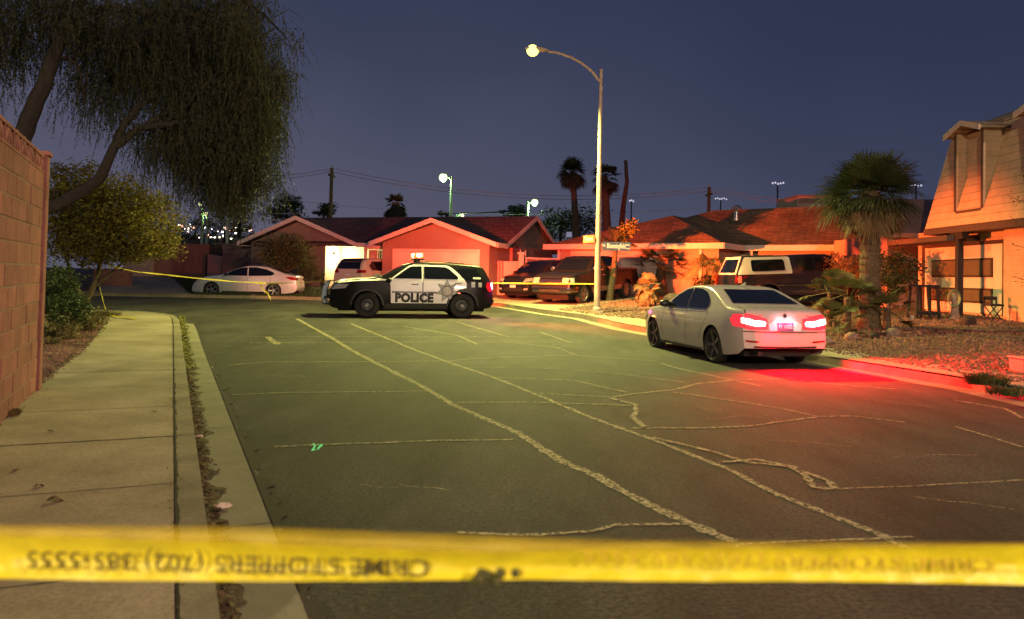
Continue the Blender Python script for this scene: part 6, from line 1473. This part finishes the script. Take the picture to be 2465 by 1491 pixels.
# ---- palms
def fan(mb, o, d, pet, R, nb, droop, rnd, fold=.25, spread=1.45, wd_=.035):
    d = d.normalized(); up = Vector((0, 0, 1)); sd = d.cross(up)
    sd = sd.normalized() if sd.length > .1 else Vector((1, 0, 0)); sd = (sd*cos(fold*2)+d.cross(sd)*sin(rnd.uniform(-.5, .5))).normalized(); nn = sd.cross(d)
    h = o+d*pet+Vector((0, 0, -droop*pet*.3)); w_ = Vector(nn)*.012+sd*.012
    mb.add([o-w_, o+w_, h+w_*.6, h-w_*.6], [(0, 1, 2, 3)])
    for i in range(nb):
        th = -spread+2*spread*i/(nb-1); e = d*cos(th)+sd*sin(th)+nn*(abs(sin(th))*fold); L_ = R*(.75+.25*cos(th*.8))*rnd.uniform(.85, 1.1); t_ = e.cross(nn).normalized()*wd_*.5
        p1 = h+e*L_*.5+Vector((0, 0, -droop*L_*.10)); p2 = h+e*L_*.8+Vector((0, 0, -droop*L_*.34)); p3 = h+e*L_*.96+Vector((0, 0, -droop*L_*.75))
        mb.add([h-t_*.4, h+t_*.4, p1+t_, p1-t_, p2+t_*.7, p2-t_*.7, p3], [(0, 1, 2, 3), (3, 2, 4, 5), (5, 4, 6)])
def feather(mb, o, d, L_, nl, ll, droop, rnd, wd_=.03):
    d = d.normalized(); prev = o; pts = []
    for i in range(13):
        t = i/12; pts.append(o+Vector((d.x*L_*t, d.y*L_*t, d.z*L_*t-droop*L_*t*t)))
    for i in range(12):
        a_, b2 = pts[i], pts[i+1]; w_ = Vector((0, 0, .012)); mb.add([a_-w_, a_+w_, b2+w_, b2-w_], [(0, 1, 2, 3)])
    for i in range(nl):
        t = .12+.88*i/nl; k = min(11, int(t*12)); p = pts[k].lerp(pts[k+1], t*12-k); ax = (pts[k+1]-pts[k]).normalized(); sd = ax.cross(Vector((0, 0, 1))).normalized()
        for s_ in (1, -1):
            l2 = ll*(sin(pi*min(1, t*.85+.12)))*rnd.uniform(.8, 1.15); e = (sd*s_*.75+ax*.5+Vector((0, 0, rnd.uniform(-.3, .25)))).normalized(); q1 = p+e*l2*.5; q2 = p+e*l2+Vector((0, 0, -l2*.45)); w_ = ax*wd_*.5
            mb.add([p-w_, p+w_, q1+w_, q1-w_, q2], [(0, 1, 2, 3), (3, 2, 4)])
def ptrunk(mb, pts, radii, rings=0, rnd=None):
    fine = []; rr = []
    n = 10
    for i in range(len(pts)-1):
        for t in range(n): fine.append(Vector(pts[i]).lerp(Vector(pts[i+1]), t/n)); rr.append((radii[i]+(radii[i+1]-radii[i])*t/n)*(1+.07*((t+i) % 2)))
    fine.append(Vector(pts[-1])); rr.append(radii[-1]); mb.tube(fine, rr, 14)
    if rings:     # old leaf bases
        H_ = fine[-1].z-fine[0].z
        for k in range(rings):
            t = rnd.random(); i = min(len(fine)-2, int(t*(len(fine)-1))); c = fine[i]; a_ = rnd.uniform(0, 6.28); r0 = rr[i]*.95; o = c+Vector((cos(a_)*r0, sin(a_)*r0, 0)); u_ = Vector((-sin(a_), cos(a_), 0))*.045; s_ = rnd.uniform(.06, .13)
            tip = o+Vector((cos(a_)*s_*.6, sin(a_)*s_*.6, s_)); mb.add([o-u_, o+u_, tip+u_*.4, tip-u_*.4, o-Vector((0, 0, .03))], [(0, 1, 2, 3), (0, 4, 1)])
def fanpalm(name, label, base_, top_, r0, r1, R, pet, nf, nb, seed, skirt=0, group=None, elev=(-.9, 1.4), wd_=.035, rings=0, skR=None, lm=None, dm=None, cat='palm tree', tm=None):
    rnd = random.Random(seed); base_ = Vector(base_); top_ = Vector(top_); t_ = thing(name, label, cat, base_, 0, group); H_ = top_-base_
    mb = MB(); ptrunk(mb, [(0, 0, -.05), H_*.5, H_], [r0, (r0+r1)/2, r1], rings, rnd); mb.build('trunk', tm or M_ptrunk, t_)
    mb = MB()
    for i in range(nf):
        u_ = (i+.5)/nf; el = elev[0]+(elev[1]-elev[0])*u_**.8; a_ = i*2.399963+rnd.uniform(-.2, .2); d = Vector((cos(a_)*cos(el), sin(a_)*cos(el), sin(el)))
        fan(mb, H_+Vector((cos(a_)*r1*.5, sin(a_)*r1*.5, rnd.uniform(-.1, .1))), d, pet*rnd.uniform(.7, 1.1), R*rnd.uniform(.72, 1.15), nb, .30 if el > 0 else .6, rnd, wd_=wd_)
    mb.build('crown', lm or L_palm, t_)
    if skirt:
        mb = MB()
        for i in range(skirt):
            a_ = i*2.399963; el = rnd.uniform(-1.45, -.75); d = Vector((cos(a_)*cos(el), sin(a_)*cos(el), sin(el)))
            fan(mb, H_+Vector((cos(a_)*r1*.8, sin(a_)*r1*.8, -rnd.uniform(.0, .35)*(skR or R))), d, pet*rnd.uniform(.3, .8), (skR or R)*rnd.uniform(.7, 1.0), nb, .4, rnd, spread=.8, wd_=wd_)
        mb.build('dead_skirt', dm or L_dry, t_)
    return t_
DB = 19.8; pb_ = P(2092, 795, DB); pb_.z = zyard(pb_.x, pb_.y)
fanpalm('fan_palm', 'big fan palm with thick shaggy trunk in the front yard right of the white sedan', pb_, P(2097, 462, DB), .27, .21, .88, .55, 92, 22, 41, skirt=64, rings=330, skR=.78, elev=(-.60, 1.45), wd_=.032)
fanpalm('fan_palm', 'tall distant palm with brown skirt, left of the lamp pole', P(1390, 600, 58), P(1378, 412, 58), .30, .18, .85, .5, 34, 12, 42, skirt=26, group=None, wd_=.10, skR=1.0, elev=(-.5, 1.4), tm=M_pfar, lm=L_pfar, dm=L_pfd)
fanpalm('fan_palm', 'tall distant palm with narrow skirt directly behind the lamp pole', P(1463, 600, 56), P(1455, 425, 56), .36, .22, .75, .5, 26, 12, 43, skirt=26, wd_=.10, skR=1.0, elev=(-.3, 1.4), tm=M_pfar, lm=L_pfar, dm=L_pfd)
fanpalm('fan_palm', 'short distant palm silhouette above the middle of the gabled roof', P(952, 560, 62), P(953, 488, 62), .4, .3, .6, .4, 22, 10, 44, skirt=36, wd_=.10, skR=1.1, lm=L_far, dm=L_far)
dt = thing('dead_palm_trunk', 'bare headless palm trunk right of the lamp pole', 'tree trunk', P(1498, 570, 57)); mb = MB(); c0 = Vector(dt.location)
ptrunk(mb, [P(1490, 620, 57)-c0, P(1500, 500, 57)-c0, P(1509, 440, 57)-c0, P(1506, 386, 57)-c0], [.26, .18, .15, .11], 30, random.Random(3)); mb.build('trunk', M_pfar, dt)
# small yard palms between lamp pole and house
q = G(1590, 712, fn=zyard); fanpalm('small_fan_palm', 'small palm with swollen red-brown trunk and spreading drooping fronds, above the white sedan bonnet', q, P(1590, 640, q.y), .36, .14, .70, .75, 15, 22, 45, rings=60, elev=(-.35, .9))
q = G(1556, 738, fn=zyard); fanpalm('yucca', 'short shrubby yucca with dry skirt in front of the swollen palm', q, P(1558, 690, q.y), .14, .12, .36, .22, 16, 14, 46, skirt=20, skR=.5, cat='plant', lm=L_dry)
q = G(1466, 724, fn=zyard); t_ = thing('slender_palm', 'slender palm right of the lamp pole, its trunk reaching up behind the street name sign', 'palm tree', q); rnd = random.Random(8)
H_ = P(1482, 596, q.y)-q; mb = MB(); ptrunk(mb, [(0, 0, 0), H_*.5+Vector((.05, 0, 0)), H_], [.17, .13, .09], 60, rnd); mb.build('trunk', M_ptrunk, t_)
mb = MB()
for px, py in ((1470, 500), (1478, 512), (1488, 520), (1440, 590), (1530, 575), (1545, 590)): 
    d = P(px, py, q.y+rnd.uniform(-.5, .5))-q-H_; feather(mb, H_, d+Vector((0, 0, .55*d.length)), d.length*1.0, 40, .38, .5, rnd)
for px, py in ((1450, 560), (1500, 560)):
    d = P(px, py, q.y+rnd.uniform(-.6, .6))-q-H_; feather(mb, H_, d, d.length, 34, .34, .15, rnd)
mb.build('crown', L_palm, t_); mb = MB()
leaves(mb, [(P(1512, 545, q.y-.1)-q, (.36, .3, .36)), (P(1495, 565, q.y)-q, (.3, .3, .24))], 700, .18, rnd, hollow=.2); mb.build('dry_clump', leafmat('golden_frond', (.17, .15, .03), .4, 3), t_)
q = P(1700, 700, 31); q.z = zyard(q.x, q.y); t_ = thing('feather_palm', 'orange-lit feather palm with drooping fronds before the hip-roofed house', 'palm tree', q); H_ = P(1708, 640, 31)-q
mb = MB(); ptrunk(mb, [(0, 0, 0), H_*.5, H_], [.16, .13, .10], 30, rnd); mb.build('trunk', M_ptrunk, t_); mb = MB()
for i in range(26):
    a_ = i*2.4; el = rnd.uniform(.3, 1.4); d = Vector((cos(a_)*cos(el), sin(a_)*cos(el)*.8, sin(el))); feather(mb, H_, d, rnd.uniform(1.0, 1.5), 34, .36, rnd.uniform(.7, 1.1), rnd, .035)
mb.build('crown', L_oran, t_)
t_ = dup(t_, (q.x+1.25, q.y+1.4, q.z), 2.1, 'smaller feather palm just right of and behind the orange-lit one'); t_.scale = (.72, .72, .72)
# understorey palms round the big palm
for k, (px, py, D, R, nf, lab) in enumerate(((2012, 775, 18.9, .46, 13, 'low fan palm clump left of the big palm trunk, behind the white sedan boot'), (2040, 715, 19.6, .50, 12, 'taller fan palm clump against the left side of the big palm trunk'), (2136, 742, 19.4, .46, 11, 'low bright green fan palm clump right of the big palm trunk'), (2000, 705, 20.5, .42, 9, 'small fan palm clump furthest left at the big palm, behind the sedan roof'))):
    o_ = P(px, py, D); g0 = Vector((o_.x, o_.y, zyard(o_.x, o_.y))); fanpalm('low_fan_palm', lab, g0, o_, .10, .08, R, .45, nf, 30, 60+k, elev=(-.5, 1.2), group='low palms round the big palm', wd_=.024, cat='palm plant', lm=leafmat('yard_frond', (.07, .07, .022), .55, 5, .15))
# twiggy branch at the right edge
t_ = thing('young_tree', 'thin young tree with sparse leaves at the right picture edge before the barn-roofed house', 'tree', (P(2560, 800, 15).x, 15, zyard(P(2560, 800, 15).x, 15))); c0 = Vector(t_.location); mb = MB(); ml_ = MB(); rnd = random.Random(4)
mb.tube([(0, 0, 0), P(2540, 620, 15)-c0, P(2520, 420, 15)-c0], [.05, .035, .015], 7)
for pts in (((2535, 600), (2480, 560), (2430, 520)), ((2528, 560), (2470, 490), (2425, 470)), ((2540, 660), (2480, 600), (2440, 590)), ((2545, 720), (2480, 680), (2440, 665)), ((2525, 470), (2480, 430), (2455, 410))):
    w_ = [P(x, y, 15)-c0 for x, y in pts]; mb.tube(w_, [.014, .009, .004], 5)
    for _ in range(46):
        t = rnd.random(); p = w_[0].lerp(w_[1], t*2) if t < .5 else w_[1].lerp(w_[2], t*2-1); p = p+Vector((rnd.gauss(0, .06), rnd.gauss(0, .06), rnd.gauss(0, .06))); a_ = rnd.uniform(0, 6.28); d = Vector((cos(a_), sin(a_), rnd.uniform(-.8, .3)))*.06; u_ = Vector((-sin(a_), cos(a_), 0))*.018
        ml_.add([p, p+d*.5+u_, p+d, p+d*.5-u_], [(0, 1, 2, 3)])
mb.build('trunk', M_bark, t_); ml_.build('crown', L_yel, t_)
# grass tuft growing over the right kerb, and other clumps
def tuft(px, py, n, h, w_, label, m, fn=zyard, nm='grass_tuft'):
    p = G(px, py, fn=fn); mb = MB(); rnd = random.Random(int(px))
    for _ in range(n):
        a_ = rnd.uniform(0, 6.28); r = rnd.random()**.5; b2 = Vector((cos(a_)*r*w_, sin(a_)*r*w_*.7, 0)); tip = b2+Vector((cos(a_)*h*rnd.uniform(.2, .9), sin(a_)*h*rnd.uniform(.2, .9), h*rnd.uniform(.4, 1))); mid = (b2+tip)/2+Vector((0, 0, h*.2)); u_ = Vector((-sin(a_), cos(a_), 0))*.008
        mb.add([b2-u_, b2+u_, mid+u_*.8, mid-u_*.8, tip], [(0, 1, 2, 3), (3, 2, 4)])
    o = mb.build(nm, m); o.location = p; tag(o, label, 'grass tuft', None)
tuft(2375, 925, 500, .17, .30, 'dark green grass tuft growing over the pavement edge at right', L_dark); tuft(2430, 950, 250, .12, .30, 'thinner straggling grass continuing right of the dark tuft', L_dark)
for i, (px, py, l_) in enumerate(((2330, 748, 'left'), (2400, 756, 'right'))): tuft(px, py, 160, .14, .22, 'dry grass clump at the foot of the garage, %s of the pair' % l_, L_dry)
tuft(20, 1000, 260, .06, .10, 'dry weeds at the foot of the block wall near the left edge', L_dry, fn=lambda x, y: .13)
tuft(250, 760, 240, .16, .45, 'brown ground-cover clump where the loose tape meets the pavement', MATS['brown_scrub_leaf'], fn=lambda x, y: zt(y)+.13)
g_ = lawnA
def blades(name, n, poly, h, m, seed):
    rnd = random.Random(seed); poly = [Vector(p[:2]) for p in poly]; xs = [p.x for p in poly]; ys = [p.y for p in poly]; mb = MB(); k = 0
    while k < n:
        x = rnd.uniform(min(xs), max(xs)); y = rnd.uniform(min(ys), max(ys))
        if not inpoly((x, y), poly): continue
        k += 1; z = zyard(x, y); a_ = rnd.uniform(0, 6.28); u_ = Vector((cos(a_), sin(a_), 0))*.018; b2 = Vector((x, y, z)); hh = h*rnd.uniform(.4, 1.2); tip = b2+Vector((rnd.uniform(-.5, .5)*hh, rnd.uniform(-.5, .5)*hh, hh)); mb.add([b2-u_, b2+u_, tip], [(0, 1, 2)])
    mb.build(name, m, kind='stuff')
blades('lawn_grass', 9000, g_, .11, L_dark, 2); blades('lawn_grass', 4000, lawnB, .10, L_dark, 3)
